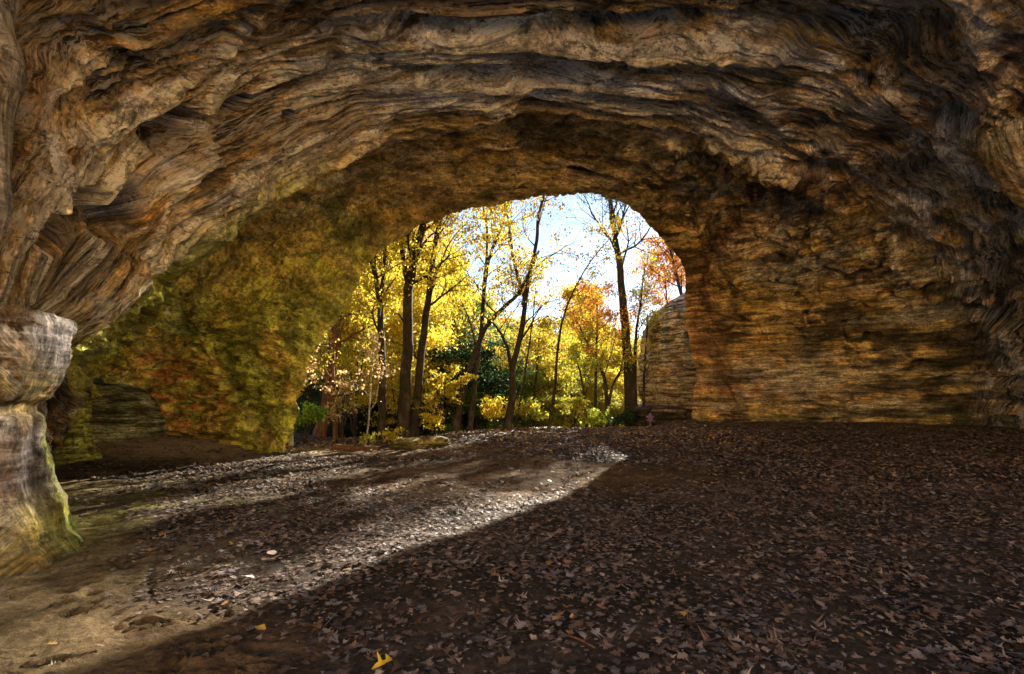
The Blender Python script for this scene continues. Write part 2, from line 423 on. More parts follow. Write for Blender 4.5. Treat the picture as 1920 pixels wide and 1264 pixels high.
    bz2 = z*3.1+.9*fbm(x*.5, y*.5, z*.5+7, 3)+.05*x; f2_ = bz2-np.floor(bz2)
    D += wall*rimf*.11*(ss(.0, .15, f2_)*(1-f2_*.8)-.4)*ss(-.3, .2, noise3(x*.6, y*.6, np.floor(bz2)*2.3))
    cg1, cg2 = worley(x*.42+wy*.8, z*.55+wx*.7, 17)
    D += (1-inner)*rimf*right*(.34*ss(.03, .22, cg2-cg1)-.2)*ss(3.2, 5.5, z)
    # diagonal folds dripping down the left wall near the rim
    fold = ridged((x*.9+y*.2+z*.75), z*.25, y*.3, 3, .6)
    lm = left*wall*ss(7.6, 6.2, V)
    D += lm*fold*.30*ss(6.4, 4.6, V)
    # named hollows and crests, sighted once and carved into the rock
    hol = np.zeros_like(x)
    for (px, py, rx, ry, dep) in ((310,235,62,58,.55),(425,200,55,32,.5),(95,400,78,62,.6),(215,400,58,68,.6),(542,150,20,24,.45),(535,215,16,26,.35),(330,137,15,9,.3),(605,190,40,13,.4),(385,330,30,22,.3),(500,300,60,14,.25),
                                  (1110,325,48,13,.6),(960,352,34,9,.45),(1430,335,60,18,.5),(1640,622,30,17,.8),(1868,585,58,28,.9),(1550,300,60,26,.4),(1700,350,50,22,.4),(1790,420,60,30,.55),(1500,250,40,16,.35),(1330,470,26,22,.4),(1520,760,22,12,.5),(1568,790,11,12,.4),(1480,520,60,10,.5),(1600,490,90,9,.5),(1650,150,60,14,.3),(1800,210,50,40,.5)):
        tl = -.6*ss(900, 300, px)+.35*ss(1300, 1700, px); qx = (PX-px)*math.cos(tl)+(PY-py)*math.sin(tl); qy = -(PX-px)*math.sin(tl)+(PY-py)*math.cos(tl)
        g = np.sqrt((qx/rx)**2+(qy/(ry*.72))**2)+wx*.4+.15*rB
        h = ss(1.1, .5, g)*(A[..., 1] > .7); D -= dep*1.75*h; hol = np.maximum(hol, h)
    for (px, py, rx, ry, dep) in ((1180,35,620,20,.55),(900,118,190,24,.30),(1500,60,330,22,.35),(820,230,130,14,.2)):
        g = np.sqrt(((PX-px)/rx)**2+((PY-py)/ry)**2)+wx*.35
        D -= dep*.8*ss(1.35, .35, g)*inner
    crest = np.zeros_like(x)
    for am, wd, pl in ((.40, 13, [(650,75),(800,62),(960,54),(1200,76),(1500,100),(1640,130),(1740,210),(1830,300),(1900,345)]),
                       (.32, 12, [(540,205),(700,112),(860,88),(1000,104),(1200,142),(1350,160),(1500,232),(1600,290),(1720,380)]),
                       (.34, 12, [(10,420),(60,262),(180,215),(300,170),(400,110),(470,40),(520,-20)]),
                       (.36, 11, [(150,480),(160,365),(190,320),(262,262),(370,205),(450,125),(620,60)]),
                       (.32, 10, [(250,520),(290,430),(330,345),(385,300),(370,215),(500,170),(600,110)]),
                       (.26, 10, [(330,460),(400,400),(520,330),(640,290),(740,205),(830,178),(960,190)]),
                       (.22, 9, [(960,190),(1130,200),(1270,245),(1400,300),(1540,315),(1640,400),(1740,500)]),
                       (.26, 9, [(700,160),(900,140),(1100,168),(1290,215),(1420,250),(1480,300)]),
                       (.45, 20, [(1810,0),(1850,90),(1880,140),(1850,200),(1900,260)]),
                       (.24, 9, [(1330,500),(1500,470),(1620,480),(1760,500)]),
                       (.22, 8, [(1380,440),(1480,400),(1570,420),(1680,470)])):
        dist = np.full(x.shape, 1e9, np.float32); wob = wx*26; wob2 = wy*22
        for (x0, y0), (x1, y1) in zip(pl[:-1], pl[1:]):
            ex, ey = x1-x0, y1-y0; t_ = np.clip(((PX+wob-x0)*ex+(PY+wob2-y0)*ey)/(ex*ex+ey*ey), 0, 1)
            dist = np.minimum(dist, np.hypot(PX+wob-x0-t_*ex, PY+wob2-y0-t_*ey))
        k = np.exp(-(dist/wd)**1.5)*(A[..., 1] > .7)*ss(4.3, 5., V); D += am*.34*k*(.75+.5*rB); crest = np.maximum(crest, np.exp(-(dist/(wd*1.3))**2)*(A[..., 1] > .7))
    D *= ss(.5, 1.6, T+rimf)          # keep the rim line itself tidy
    D *= np.where(z < .3, .6, 1.)
    A2 = A+N*D[..., None]
    rj = (1-rimf)*ss(2., 4., V)
    A2[..., 2] += rj*(.20*fbm(S*.9, T*.3, 2., 4)+.11*ridged(S*2.2, T*.4, 9., 4))*ss(1., 2.4, z)
    A2[..., 0] += rj*(.14+.3*right)*fbm(z*.7, S*.4, 8., 4)*ss(7, 5, z)
    x, y, z = [A2[..., k].astype(np.float32) for k in range(3)]
    # ---- rock colours: pigments, crusts and growth, plus shade painted into hollows and furrows
    c = np.empty(A.shape, np.float32); c[:] = (.55, .38, .14)
    n1 = fbm(x*.5, y*.5, z*.9, 4); n2 = fbm(x*.9+30, y*.9, z*2., 4); n3 = fbm(S*.35, T*1.6, 6., 4); n4 = fbm(x*1.7, y*1.7, z*1.7+20, 4)
    c = mixc(c, (.62, .36, .07), ss(.0, .45, n1)*.8)                 # ochre
    c = mixc(c, (.17, .10, .04), ss(.1, .45, n2)*.6)                # brown
    c = mixc(c, (.28, .23, .08), ss(.1, .5, n4)*.6)                 # olive algae
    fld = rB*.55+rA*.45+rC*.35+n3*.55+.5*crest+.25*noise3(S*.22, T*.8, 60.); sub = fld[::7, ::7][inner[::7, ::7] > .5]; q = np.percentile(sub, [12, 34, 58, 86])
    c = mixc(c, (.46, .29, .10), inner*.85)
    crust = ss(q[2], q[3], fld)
    furrow_shade = ss(q[1], q[0], fld)
    c = mixc(c, (.04, .025, .011), furrow_shade*inner*.92)  # furrows between the ridges painted dark to deepen their shade
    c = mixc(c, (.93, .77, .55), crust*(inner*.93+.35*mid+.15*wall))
    c = mixc(c, (.62, .34, .07), inner*ss(.0, .4, n1)*.6*(1-crust)*(1-furrow_shade))
    c = mixc(c, (.84, .79, .76), inner*crust*ss(-.1, .4, n2)*.7)
    soot = ss(.10, .5, n3*.6+n2*.6)
    c = mixc(c, (.05, .035, .018), soot*.6*(1-crust*.7))
    c = mixc(c, (.16, .10, .045), hol*.6*ss(-.35, .25, n1))  # carved hollows painted darker, shade put into the colour
    # black growth low on the right wall and in the dark bay on the right
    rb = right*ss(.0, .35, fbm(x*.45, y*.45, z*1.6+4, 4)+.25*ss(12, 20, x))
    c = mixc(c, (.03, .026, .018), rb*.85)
    c = mixc(c, (.43, .37, .31), right*wall*gauss(x, z, 13.2, 2.4, 3.2, 1.2)*ss(-.5, .1, n2))       # washed grey patch
    c = mixc(c, (.46, .24, .07), right*wall*gauss(x, z, 11.5, 1.9, 2.8, .45)*ss(-.1, .3, n4)*.9)
    c = mixc(c, (.50, .43, .30), right*(1-inner)*ss(.05, .4, fbm(x*.3, y*.3, z*1.3+50, 4))*.7)
    c = mixc(c, (.12, .15, .06), right*ss(1.25, .3, z)*ss(-.3, .3, n1)*.75)                         # green foot of the wall
    c = mixc(c, (.44, .21, .07), right*gauss(x, z, 9.0, 4.5, 1.2, 4.)*.6)                          # red rim side
    dg = (x-8.9)/2.3+(z-6.6)/5.9; c = mixc(c, (.13, .055, .025), right*gauss(dg, 0*z, 0.12, 0, .22, 1)*ss(-.2, .25, fbm(dg*6, z*.5, 3., 4))*ss(12.6, 11.4, x)*.85)
    # moss and algae on the left; fold troughs coloured darker
    lf = left*ss(8.25, 7.7, V)*ss(8.2, 5.5, z)
    m1 = fbm(x*.6, y*.6, z*.6+9, 4)
    c = mixc(c, (.66, .48, .09), lf*.75)
    c = mixc(c, (.36, .43, .09), lf*ss(-.35, .25, m1)*ss(6.5, 3.5, z)*.8)
    c = mixc(c, (.62, .64, .38), lf*ss(-.05, .4, fbm(x*1.1, y*1.1, z*1.1-7, 4))*ss(6.2, 6.9, V)*.8)
    c = mixc(c, (.42, .42, .05), lf*ss(.1, .6, fold)*ss(6.6, 5.0, V)*.75)
    c = mixc(c, (.05, .06, .015), lf*ss(-.1, -.6, fold)*ss(6.6, 5.0, V)*.7)
    c = mixc(c, (.07, .11, .03), left*gauss(x, z, -5.4, 7.3, 1.3, 1.2)*ss(-.3, .1, m1)*ss(8.2, 7.8, V)*.85)
    og = left*ss(8.2, 7.6, V)*(gauss(x, z, -10.6, 1.2, 1.9, .7)+.8*gauss(x, z, -11.3, 2.6, 1.0, .5))
    c = mixc(c, (.68, .27, .07), np.clip(og*1.5, 0, 1)*ss(-.05, .15, fbm(x*2., y*2., z*4.5, 4)))
    c = mixc(c, (.44, .46, .07), left*ss(6.9, 7.4, V)*ss(8.3, 7.9, V)*ss(7, 4.5, z)*.75)           # bright algae under the lip
    c = mixc(c, (.40, .17, .04), gauss(U, V, 5.3, 10.15, .45, .35)*.8)                              # rust stain, top left
    c = np.minimum(c*(1+.45*(left*(1-inner))+rightwall_gain*right*(1-inner))[..., None], .85)  # left wall brightened in colour for light that misses it; right wall lightened too
    flow = np.stack([S, T, np.zeros_like(S)], -1)
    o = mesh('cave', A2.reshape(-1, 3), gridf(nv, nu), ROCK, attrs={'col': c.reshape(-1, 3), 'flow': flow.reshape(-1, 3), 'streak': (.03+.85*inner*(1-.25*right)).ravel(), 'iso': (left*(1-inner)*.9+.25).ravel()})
    tag(o, kind='structure')
    return o
CAVE = build_cave()

# ------------------------------------------------------------------ free-standing rock bodies
def lathe_rock(name, cx, cy, prof, nth, nz, disp, colf, parent=None, sq=1., seed=0., flute=0., strat=0., stk=.5):
    """prof: list (z, radius, dx, dy)"""
    prof = np.array(prof, float); t = np.linspace(0, len(prof)-1, nz); q = crom(prof, t)
    th = np.linspace(0, 2*math.pi, nth, endpoint=False)
    TH, Q = np.meshgrid(th, np.arange(nz)); r = q[:, 1][:, None]; zz = q[:, 0][:, None]+0*TH
    ca, sa = np.cos(TH), np.sin(TH)
    nx = fbm(ca*1.1+seed, sa*1.1, zz*.55+seed, 4)*disp
    nx = nx+disp*.35*fbm(ca*3+seed, sa*3., zz*1.8, 4)
    if flute: nx = nx+flute*ridged(ca*2.2+seed, sa*2.2, zz*.35, 4)
    if strat: nx = nx+strat*fbm(ca*.3, sa*.3, zz*3+nx, 4)+strat*.5*ridged(ca*1., sa*1., zz*6, 3)
    rr = r+nx*np.clip(r, .2, 2)
    X = cx+q[:, 2][:, None]+rr*ca*sq; Y = cy+q[:, 3][:, None]+rr*sa
    v = np.stack([X, Y, zz], -1)
    c = colf(X.astype(np.float32), Y.astype(np.float32), zz.astype(np.float32), TH)
    flow = np.stack([zz, TH*r, 0*zz], -1)
    return mesh(name, v.reshape(-1, 3), gridf(nz, nth, True)[:, ::-1], ROCK, parent, attrs={'col': c.reshape(-1, 3), 'flow': flow.reshape(-1, 3), 'streak': np.full(X.size, stk)})
def c0(X, rgb): 
    c = np.empty(X.shape+(3,), np.float32); c[:] = rgb; return c
def pillar_col(X, Y, Z, TH):
    c = c0(X, (.30, .26, .25))
    n = fbm(X*1.2, Y*1.2, Z*.9, 4); n2 = fbm(X*2.5, Y*2.5, Z*1.2+8, 4); st = fbm(TH*5, Z*.35, 3., 4)
    c = mixc(c, (.47, .40, .36), ss(-.1, .4, st)*.6)
    c = mixc(c, (.42, .25, .07), ss(.05, .45, n)*.7)
    c = mixc(c, (.06, .055, .05), ss(.3, .6, n2)*.8)
    c = mixc(c, (.36, .26, .05), gauss(Z, 0*Z, 1.62, 0, .25, 1)*.85)      # yellow under the cap
    side = ss(.80, .99, np.cos(TH-R(56))+.05*n)
    c = mixc(c, (.27, .33, .03), side*ss(1.6, 1.2, Z)*.9)
    c = mixc(c, (.36, .26, .05), ss(.75, .25, Z+.15*n)*ss(.2, .7, np.cos(TH-R(-20)))*.9)
    c = mixc(c, (.24, .30, .03), ss(.8, .15, Z)*ss(.6, .97, np.cos(TH-R(52)))*.9)
    return mixc(c, (.42, .42, .06), side*ss(1.9, 2.3, Z)*.7)
p = lathe_rock('rock_pillar', -6.95, 4.9, [(-.6,1.9,0,0),(-.05,1.70,0,0),(.15,1.58,0,0),(.38,1.52,0,0),(.65,1.42,0,0),(1.0,1.39,0,0),(1.36,1.39,0,0),(1.44,1.34,0,0),(1.52,1.35,0,0),(1.62,1.45,0,0),(1.85,1.51,0,0),(2.15,1.56,0,0),(2.41,1.58,0,0),(2.47,1.50,-.06,0),(2.62,1.0,-.25,.1),(3.1,.9,-.4,.2),(4.2,1.3,-.6,.3)], 620, 520, .085, pillar_col, seed=3.3, flute=.03, sq=1.45, strat=.015, stk=.45)
tag(p, 'grey sandstone pillar with a bulging cap and yellow-green algae at its foot', 'rock pillar')
def moss_col(X, Y, Z, TH):
    c = c0(X, (.30, .33, .06)); n = fbm(X*2, Y*2, Z*1.1, 4); n2 = fbm(X*5, Y*5, Z*4, 4)
    c = mixc(c, (.42, .44, .12), ss(0, .4, n2)*.8); c = mixc(c, (.22, .13, .04), ss(.1, .5, n)*.7)
    return mixc(c, (.45, .40, .28), ss(.2, .5, fbm(TH*3, Z*.5, 1., 3))*.5)
p = lathe_rock('mossy_column', -10.75, 12.3, [(-.6,1.05,0,0),(.1,.72,0,0),(.5,.50,0,0),(1.,.45,0,0),(1.9,.47,0,0),(2.8,.60,.1,0),(3.6,.9,.1,0),(4.6,1.4,.1,.1),(5.4,1.9,0,.2)], 300, 320, .13, moss_col, seed=9., flute=.08, stk=.1)
tag(p, 'moss-covered yellow-green rock column standing beyond the grey pillar', 'rock column')
def alcove_col(X, Y, Z, TH):
    c = c0(X, (.30, .32, .17)); n = fbm(X*2, Y*2, Z*2, 4)
    c = mixc(c, (.42, .43, .28), ss(0, .4, n)); return mixc(c, (.26, .16, .07), ss(.2, .5, fbm(X*.9, Y*.9, Z*.9, 3))*.7)
p = lathe_rock('mossy_boulder', -12.0, 15.4, [(-.6,1.5,0,0),(.3,1.38,0,0),(.9,1.25,0,0),(1.5,1.0,0,0),(1.9,.6,0,0),(2.02,.05,0,0)], 260, 180, .16, alcove_col, seed=5., strat=.07, stk=0.)
tag(p, 'rounded grey-green mossy boulder at the foot of the left wall beside the column', 'boulder')
def pend_col(X, Y, Z, TH):
    c = c0(X, (.50, .43, .36)); n = fbm(X*1.5, Y*1.5, Z*1., 4); n2 = fbm(X*4, Y*4, Z*3, 4)
    c = mixc(c, (.30, .20, .09), ss(0, .4, n)*.7); return mixc(c, (.04, .035, .025), ss(.1, .45, n2)*ss(3.2, 4.2, Z)*.85)
p = lathe_rock('hanging_rock', -4.55, 4.2, [(3.0,.03,0,.3),(3.25,.16,-.02,.25),(3.6,.24,-.04,.15),(4.0,.34,0,0),(4.4,.40,.02,0),(4.8,.36,-.05,0),(5.3,.6,-.3,0),(6.,1.,-.5,0)], 260, 260, .10, pend_col, seed=1.5, flute=.04)
tag(p, 'rounded rock bulge with a black-spotted side hanging at the left edge', 'rock bulge')
def rib_col(X, Y, Z, TH):
    c = c0(X, (.58, .50, .42)); n = fbm(X*1.2, Y*1.2, Z*1.2, 4); st = fbm(TH*4, Z*.6, 2., 4)
    c = mixc(c, (.40, .25, .08), ss(0, .35, n)*.7); c = mixc(c, (.30, .31, .34), ss(.1, .4, st)*.6)
    return mixc(c, (.10, .07, .04), ss(.2, .5, fbm(X*2, Y*2, Z, 4))*.7)
p = lathe_rock('fluted_rock_rib', 10.5, 10.9, [(5.6,.05,1.5,.6),(6.,.35,1.2,.45),(6.6,.55,.85,.3),(7.3,.55,.45,.2),(8.0,.42,.1,.1),(8.7,.5,-.1,0),(9.4,.8,-.2,0),(10.4,1.3,-.3,0)], 300, 340, .16, rib_col, seed=12., flute=.14, stk=.6)
tag(p, 'pale fluted rock rib hanging from the ceiling at the top right corner', 'rock rib')

# the weathered cliff end outside the mouth
def build_cliff():
    nz_, nt_ = 420, 620
    prof = [(-1.5, 1247), (0, 1240), (.6, 1236), (1.4, 1226), (2.6, 1217), (4.2, 1215), (5.6, 1220), (6.4, 1234), (7.0, 1250), (7.5, 1272), (8.0, 1300), (8.6, 1330), (10, 1400), (14, 1500)]
    pz = np.array([q[0] for q in prof]); px = np.array([(q[1]-HX)/F*30.0 for q in prof])
    zz = np.linspace(-1.5, 13, nz_); xl = np.interp(zz, pz, px); xl = np.convolve(np.pad(xl, 12, 'edge'), np.ones(25)/25, 'valid')
    th = np.linspace(R(80), R(285), nt_)
    TH, ZZ = np.meshgrid(th, zz); XL = xl[:, None]+0*TH
    xr = 21.; cx = xr; a = xr-XL; b = 4.2
    ca = np.cos(TH); sa = np.sin(TH)
    X = cx+a*np.sign(ca)*np.abs(ca)**.75; Y = 31.+b*np.sign(sa)*np.abs(sa)**.6
    X = X.astype(np.float32); Y = Y.astype(np.float32); Z = ZZ.astype(np.float32)
    w = fbm(X*.3, Y*.3, Z*.3, 3)
    d = .45*fbm(X*.3, Y*.3, Z*.22, 3)+.16*fbm(X*.3, Y*.3, Z*2.4+w, 4)+.07*ridged(X*.5, Y*.5, Z*6+w*2, 4)+.12*ridged(X*1.2+Z*.35, Y*1.2, Z*.12, 3)
    X = X+d*ca; Y = Y+d*sa
    c = c0(X, (.72, .55, .34)); n = fbm(X*.8, Y*.8, Z*.5, 4)
    c = mixc(c, (.64, .38, .14), ss(.0, .4, n)*.8); c = mixc(c, (.50, .50, .42), ss(-.1, .35, fbm(X*2, Y*2, Z*.25, 4))*.6*ss(2, 5, Z))
    c = mixc(c, (.10, .08, .05), ss(.15, .45, fbm(X*1.4, Y*1.4, Z*2.6, 4))*.6); c = mixc(c, (.5, .3, .11), ss(2.4, 1., Z)*.5)
    v = np.stack([X, Y, Z], -1)
    o = mesh('cliff', v.reshape(-1, 3), gridf(nz_, nt_), ROCK, attrs={'col': c.reshape(-1, 3), 'flow': np.stack([Z, X, 0*X], -1).reshape(-1, 3), 'streak': np.full(X.size, 0.)})
    tag(o, kind='structure')
build_cliff()

# flat-topped ledge block, mossy outcrop
def block_rock(name, c, size, colf, seed, disp=.12, n=150, pw=6, label='', cat='rock'):
    th = np.linspace(0, 2*math.pi, n*2, endpoint=False); ph = np.linspace(-math.pi/2, math.pi/2, n)
    TH, PH = np.meshgrid(th, ph)
    def sp(v, e): return np.sign(v)*np.abs(v)**e
    e = 2/pw
    X = sp(np.cos(PH), e)*sp(np.cos(TH), e)*size[0]; Y = sp(np.cos(PH), e)*sp(np.sin(TH), e)*size[1]; Z = sp(np.sin(PH), e)*size[2]
    X, Y, Z = [q.astype(np.float32) for q in (X, Y, Z)]
    d = 1+disp*fbm(X*1.1+seed, Y*1.1, Z*1.1, 4)+disp*.5*ridged(X*2+seed, Y*2, Z*5, 4)*(np.abs(Z) < size[2]*.93)
    X, Y = X*d+c[0], Y*d+c[1]; Z = Z*(1+(d-1)*.35)+c[2]
    col = colf(X, Y, Z, TH)
    o = mesh(name, np.stack([X, Y, Z], -1).reshape(-1, 3), gridf(n, 2*n, True), ROCK, attrs={'col': col.reshape(-1, 3), 'flow': np.stack([X, Z, 0*X], -1).reshape(-1, 3), 'streak': np.full(X.size, 0.)})
    return tag(o, label, cat)
def ledge_col(X, Y, Z, TH):
    c = c0(X, (.045, .038, .028)); n = fbm(X*2, Y*2, Z*3, 4)
    c = mixc(c, (.16, .12, .08), ss(.1, .4, n)*.5)
    return mixc(c, (.17, .12, .10), ss(.86, .93, Z)*ss(-.5, .1, n))
LG = float(gz(7.7, 25.2))
block_rock('rock_ledge', (7.55, 26.3, .52), (1.25, .95, .62), ledge_col, 4., .10, label='dark flat-topped stone ledge strewn with leaves at the foot of the cliff', cat='stone ledge')
def moc(X, Y, Z, TH):
    c = c0(X, (.20, .17, .06)); n = fbm(X*3, Y*3, Z*3, 4)
    c = mixc(c, (.34, .27, .10), ss(0, .4, n)); return mixc(c, (.06, .05, .03), ss(.2, .5, fbm(X*5, Y*5, Z*7, 3)))
block_rock('mossy_outcrop', (-3.05, 15.9, float(gz(-3.05, 15.9))+.02), (.62, .55, .30), moc, 8., .3, 90, 2.4, 'low olive mossy rock outcrop in the path below the twin trunks', 'rock')
block_rock('broken_rock', (-2.35, 16.1, float(gz(-2.35, 16.1))+.10), (.34, .3, .2), moc, 17., .35, 70, 2.6, 'small dark broken rock beside the olive outcrop', 'rock')

# ------------------------------------------------------------------ leaf litter
OAK = np.array([(0, .02), (.10, .05), (.2, .30), (.27, .12), (.40, .48), (.47, .16), (.60, .52), (.68, .15), (.80, .34), (.87, .10), (1., .02)])
OVAL = np.array([(0, .02), (.15, .16), (.3, .28), (.5, .34), (.7, .27), (.87, .13), (1., .01)])
MAP = np.array([(0, .02), (.08, .22), (.16, .5), (.26, .22), (.42, .26), (.52, .56), (.6, .22), (.78, .18), (1., .01)])
SIMP = np.array([(0, .05), (.35, .42), (.5, .18), (.75, .36), (1., .02)])
def scatter(name, pts, prof, size, cols, up=.25, rnd=rng, zoff=.008, mat=LITTER, parent=None, curl=.35):
    n = len(pts); m = len(prof)
    t = prof[:, 0]-.5; w = prof[:, 1]
    L = np.stack([np.concatenate([t, t, t]), np.concatenate([-w, 0*w, w*.93])], -1)           # 3m,2
    r = rnd.uniform(.75, 1.25, (n, 1)); sz = size*rnd.uniform(.55, 1.35, (n, 1))
    lx = L[None, :, 0]*sz; ly = L[None, :, 1]*sz*r*(1+.25*rnd.normal(size=(n, 3*m)))
    ca = np.clip(rnd.normal(0, curl, (n, 1)), -.35, .35)/np.maximum(sz, .01)*2; cb = np.clip(rnd.normal(curl*.9, curl, (n, 1)), -.35, .45)/np.maximum(sz, .01)*2.2
    lz = ca*lx*lx+cb*ly*ly
    a = rnd.uniform(0, 2*math.pi, (n, 1)); tx = np.clip(rnd.normal(0, up, (n, 1)), -.32, .32); ty = np.clip(rnd.normal(0, up, (n, 1)), -.32, .32)
    lz2 = lz+lx*np.tan(np.clip(tx, -1.1, 1.1))+ly*np.tan(np.clip(ty, -1.1, 1.1))
    lz2 = lz2-lz2.min(1, keepdims=True)*.8
    X = pts[:, 0:1]+lx*np.cos(a)-ly*np.sin(a); Y = pts[:, 1:2]+lx*np.sin(a)+ly*np.cos(a); Z = pts[:, 2:3]+lz2+zoff*rnd.uniform(.3, 2.2, (n, 1))
    v = np.stack([X, Y, Z], -1).reshape(-1, 3)
    f = []
    for i in range(m-1): f += [(i, i+1, m+i+1, m+i), (m+i, m+i+1, 2*m+i+1, 2*m+i)]
    f = (np.array(f)[None]+(np.arange(n)*3*m)[:, None, None]).reshape(-1, 4)
    c = np.repeat(cols[:, None], 3*m, 1).reshape(-1, 3)
    return v, f, c
def leafcols(n, rnd=rng):
    pal = np.array([(.19, .115, .085), (.26, .18, .145), (.135, .08, .06), (.33, .235, .185), (.24, .20, .195), (.32, .17, .075), (.075, .05, .04), (.42, .33, .27), (.36, .22, .05)])
    k = rnd.choice(len(pal), n, p=[.24, .19, .19, .09, .13, .04, .08, .03, .01])
    return (pal[k]*np.array([.64, .69, .72])*rnd.uniform(.45, 1.35, (n, 1))).astype(np.float32)
def join(parts):
    vs, fs, cs = [], [], []; o = 0
    for v, f, c in parts: vs.append(v); fs.append(f+o); cs.append(c); o += len(v)
    return np.concatenate(vs), np.concatenate(fs), np.concatenate(cs)
def cand(n, y0, y1, ex=1.12):
    y = np.sqrt(rng.uniform(y0*y0, y1*y1, n)); x = rng.uniform(-1, 1, n)*y*ex
    return x, y
parts = []
def keep(x, y, base=1.):
    s = sandm(x.astype(np.float32), y.astype(np.float32))
    k = (1-s)**1.5+.035
    cl = fbm(x*1.1, y*1.1, 20., 3); k = k*(.35+.65*ss(-.35, .15, cl))
    k *= np.where(x > -8.5, 1, ss(-12, -8.5, x))
    k *= (x-(-5.1))**2+(y-5.)**2 > .0
    return rng.uniform(size=len(x)) < k*base
for prof, n, sz in ((OAK, 17000, .072), (OVAL, 14000, .048), (MAP, 8000, .066), (SIMP, 26000, .024)):
    x, y = cand(n, 2.2, 9.5, 1.15); k = keep(x, y); x, y = x[k], y[k]
    parts.append(scatter('', np.stack([x, y, gz(x, y)], -1), prof, sz, leafcols(len(x)), .13, curl=.22))
TWIG = np.array([(0, .012), (.3, .016), (.62, .012), (1., .004)])
x, y = cand(1100, 2.4, 14, 1.15); k = keep(x, y); x, y = x[k], y[k]
parts.append(scatter('', np.stack([x, y, gz(x, y)], -1), TWIG, .24, leafcols(len(x))*.8, .04, curl=.04, zoff=.012))
x, y = cand(120000, 8.5, 27, 1.1); k = keep(x, y); x, y = x[k], y[k]
parts.append(scatter('', np.stack([x, y, gz(x, y)], -1), SIMP, .09, leafcols(len(x)), .2))
x = rng.uniform(-6.8, 8.5, 16000); y = rng.uniform(14.5, 30, 16000); k = rng.uniform(size=len(x)) < .25+.75*ss(15.5, 18, y)
x, y = x[k], y[k]; cc = leafcols(len(x)); hot = rng.uniform(size=len(x)) < .35; cc[hot] = np.array((.48, .30, .10))*rng.uniform(.7, 1.3, (hot.sum(), 1))
parts.append(scatter('', np.stack([x, y, gz(x, y)], -1), SIMP, .10, cc, .3))
v, f, c = join(parts)
tag(mesh('leaf_litter', v, f, LITTER, attrs={'col': c}), 'carpet of dry brown oak leaves covering the cave floor', 'fallen leaves', kind='stuff')
# leaves on the ledge and a few that stand out
n = 260; xx = rng.uniform(6.5, 8.6, n); yy = rng.uniform(25.5, 27.1, n)
v, f, c = scatter('', np.stack([xx, yy, np.full(n, 1.135)], -1), SIMP, .10, leafcols(n), .2)
tag(mesh('ledge_leaves', v, f, LITTER, attrs={'col': c}), 'brown dead leaves lying on top of the dark stone ledge', 'fallen leaves', kind='stuff')
def single(px, py, rgb, size, prof, label, name='fallen_leaf'):
    d = 1.6*F/(py-HY); x = (px-HX)/F*d; d = (CH-float(gz(x, d)))*F/(py-HY); x = (px-HX)/F*d
    v, f, c = scatter('', np.array([[0., 0., 0.]]), prof, size, np.array([rgb]), .12, curl=.25)
    tag(mesh(name, v, f, LITTER, attrs={'col': c}, loc=(x, d, float(gz(x, d))+.02)), label, 'leaf', 'fallen leaves that stand out')
single(716, 1258, (.62, .42, .03), .11, MAP, 'bright yellow lobed leaf at the very bottom of the picture')
single(488, 1188, (.50, .32, .06), .12, OVAL, 'small yellow-brown leaf lying on bare sand at the lower left')
single(1072, 1163, (.42, .24, .08), .10, OVAL, 'curled orange-tan leaf among the brown litter in the foreground')
single(465, 1090, (.75, .72, .68), .15, OAK, 'pale whitish oak leaf in the left sunlit patch')
single(1040, 1168, (.30, .20, .11), .12, OAK, 'broad brown oak leaf left of the curled orange one')
def lump(name, px, py, s, rgb, label, cat):
    d = 1.6*F/(py-HY); x = (px-HX)/F*d
    th = np.linspace(0, 2*math.pi, 24, endpoint=False); ph = np.linspace(-math.pi/2, math.pi/2, 14); TH, PH = np.meshgrid(th, ph)
    a = np.cos(PH)*np.cos(TH); b = np.cos(PH)*np.sin(TH); c_ = np.sin(PH); r = s*(1+.35*fbm(a*1.5+px, b*1.5, c_*1.5, 3))
    v = np.stack([a*r*1.4, b*r, c_*r*.6], -1).reshape(-1, 3)
    tag(mesh(name, v, gridf(14, 24, True), plain(name, rgb, .7, 20.), loc=(x, d, float(gz(x, d))+s*.25)), label, cat)
lump('white_stone', 510, 1042, .035, (.75, .72, .68), 'small white stone in the sunlit leaves on the left', 'stone')

# tubes ---------------------------------------------------------------
class Tubes:
    def __init__(s): s.v, s.f, s.n = [], [], 0
    def add(s, pts, rad, sides=6, cap=False):
        pts = np.asarray(pts, float); n = len(pts)
        tn = np.gradient(pts, axis=0); tn /= np.maximum(np.linalg.norm(tn, axis=1), 1e-9)[:, None]
        ref = np.array([1., .13, .07]); 
        if abs(tn[0] @ ref) > .9: ref = np.array([.1, 1., .0])
        a = np.cross(tn, ref); a /= np.maximum(np.linalg.norm(a, axis=1), 1e-9)[:, None]; b = np.cross(tn, a)
        th = np.arange(sides)*2*math.pi/sides
        rr = np.asarray(rad, float)[:, None, None]
        ring = pts[:, None]+rr*(a[:, None]*np.cos(th)[None, :, None]+b[:, None]*np.sin(th)[None, :, None])
        s.v.append(ring.reshape(-1, 3)); s.f.append(gridf(n, sides, True)+s.n); s.n += n*sides
        if cap:
            for k in (0, n-1):
                s.v.append(np.array([pts[k]])); base = s.n-n*sides if k == 0 else s.n-1-sides
                idx = np.arange(sides); b0 = base+idx; b1 = base+(idx+1) % sides
                s.f.append(np.stack([b0, b1, np.full(sides, s.n), np.full(sides, s.n)], -1)); s.n += 1
    def build(s, name, mat, parent=None, loc=(0, 0, 0)):
        f = np.concatenate(s.f); v = np.concatenate(s.v)
        q = f[f[:, 2] != f[:, 3]]
        return mesh(name, v-np.array(loc), q, mat, parent)
def smooth_path(p, n): return crom(np.array(p, float), np.linspace(0, len(p)-1, n))

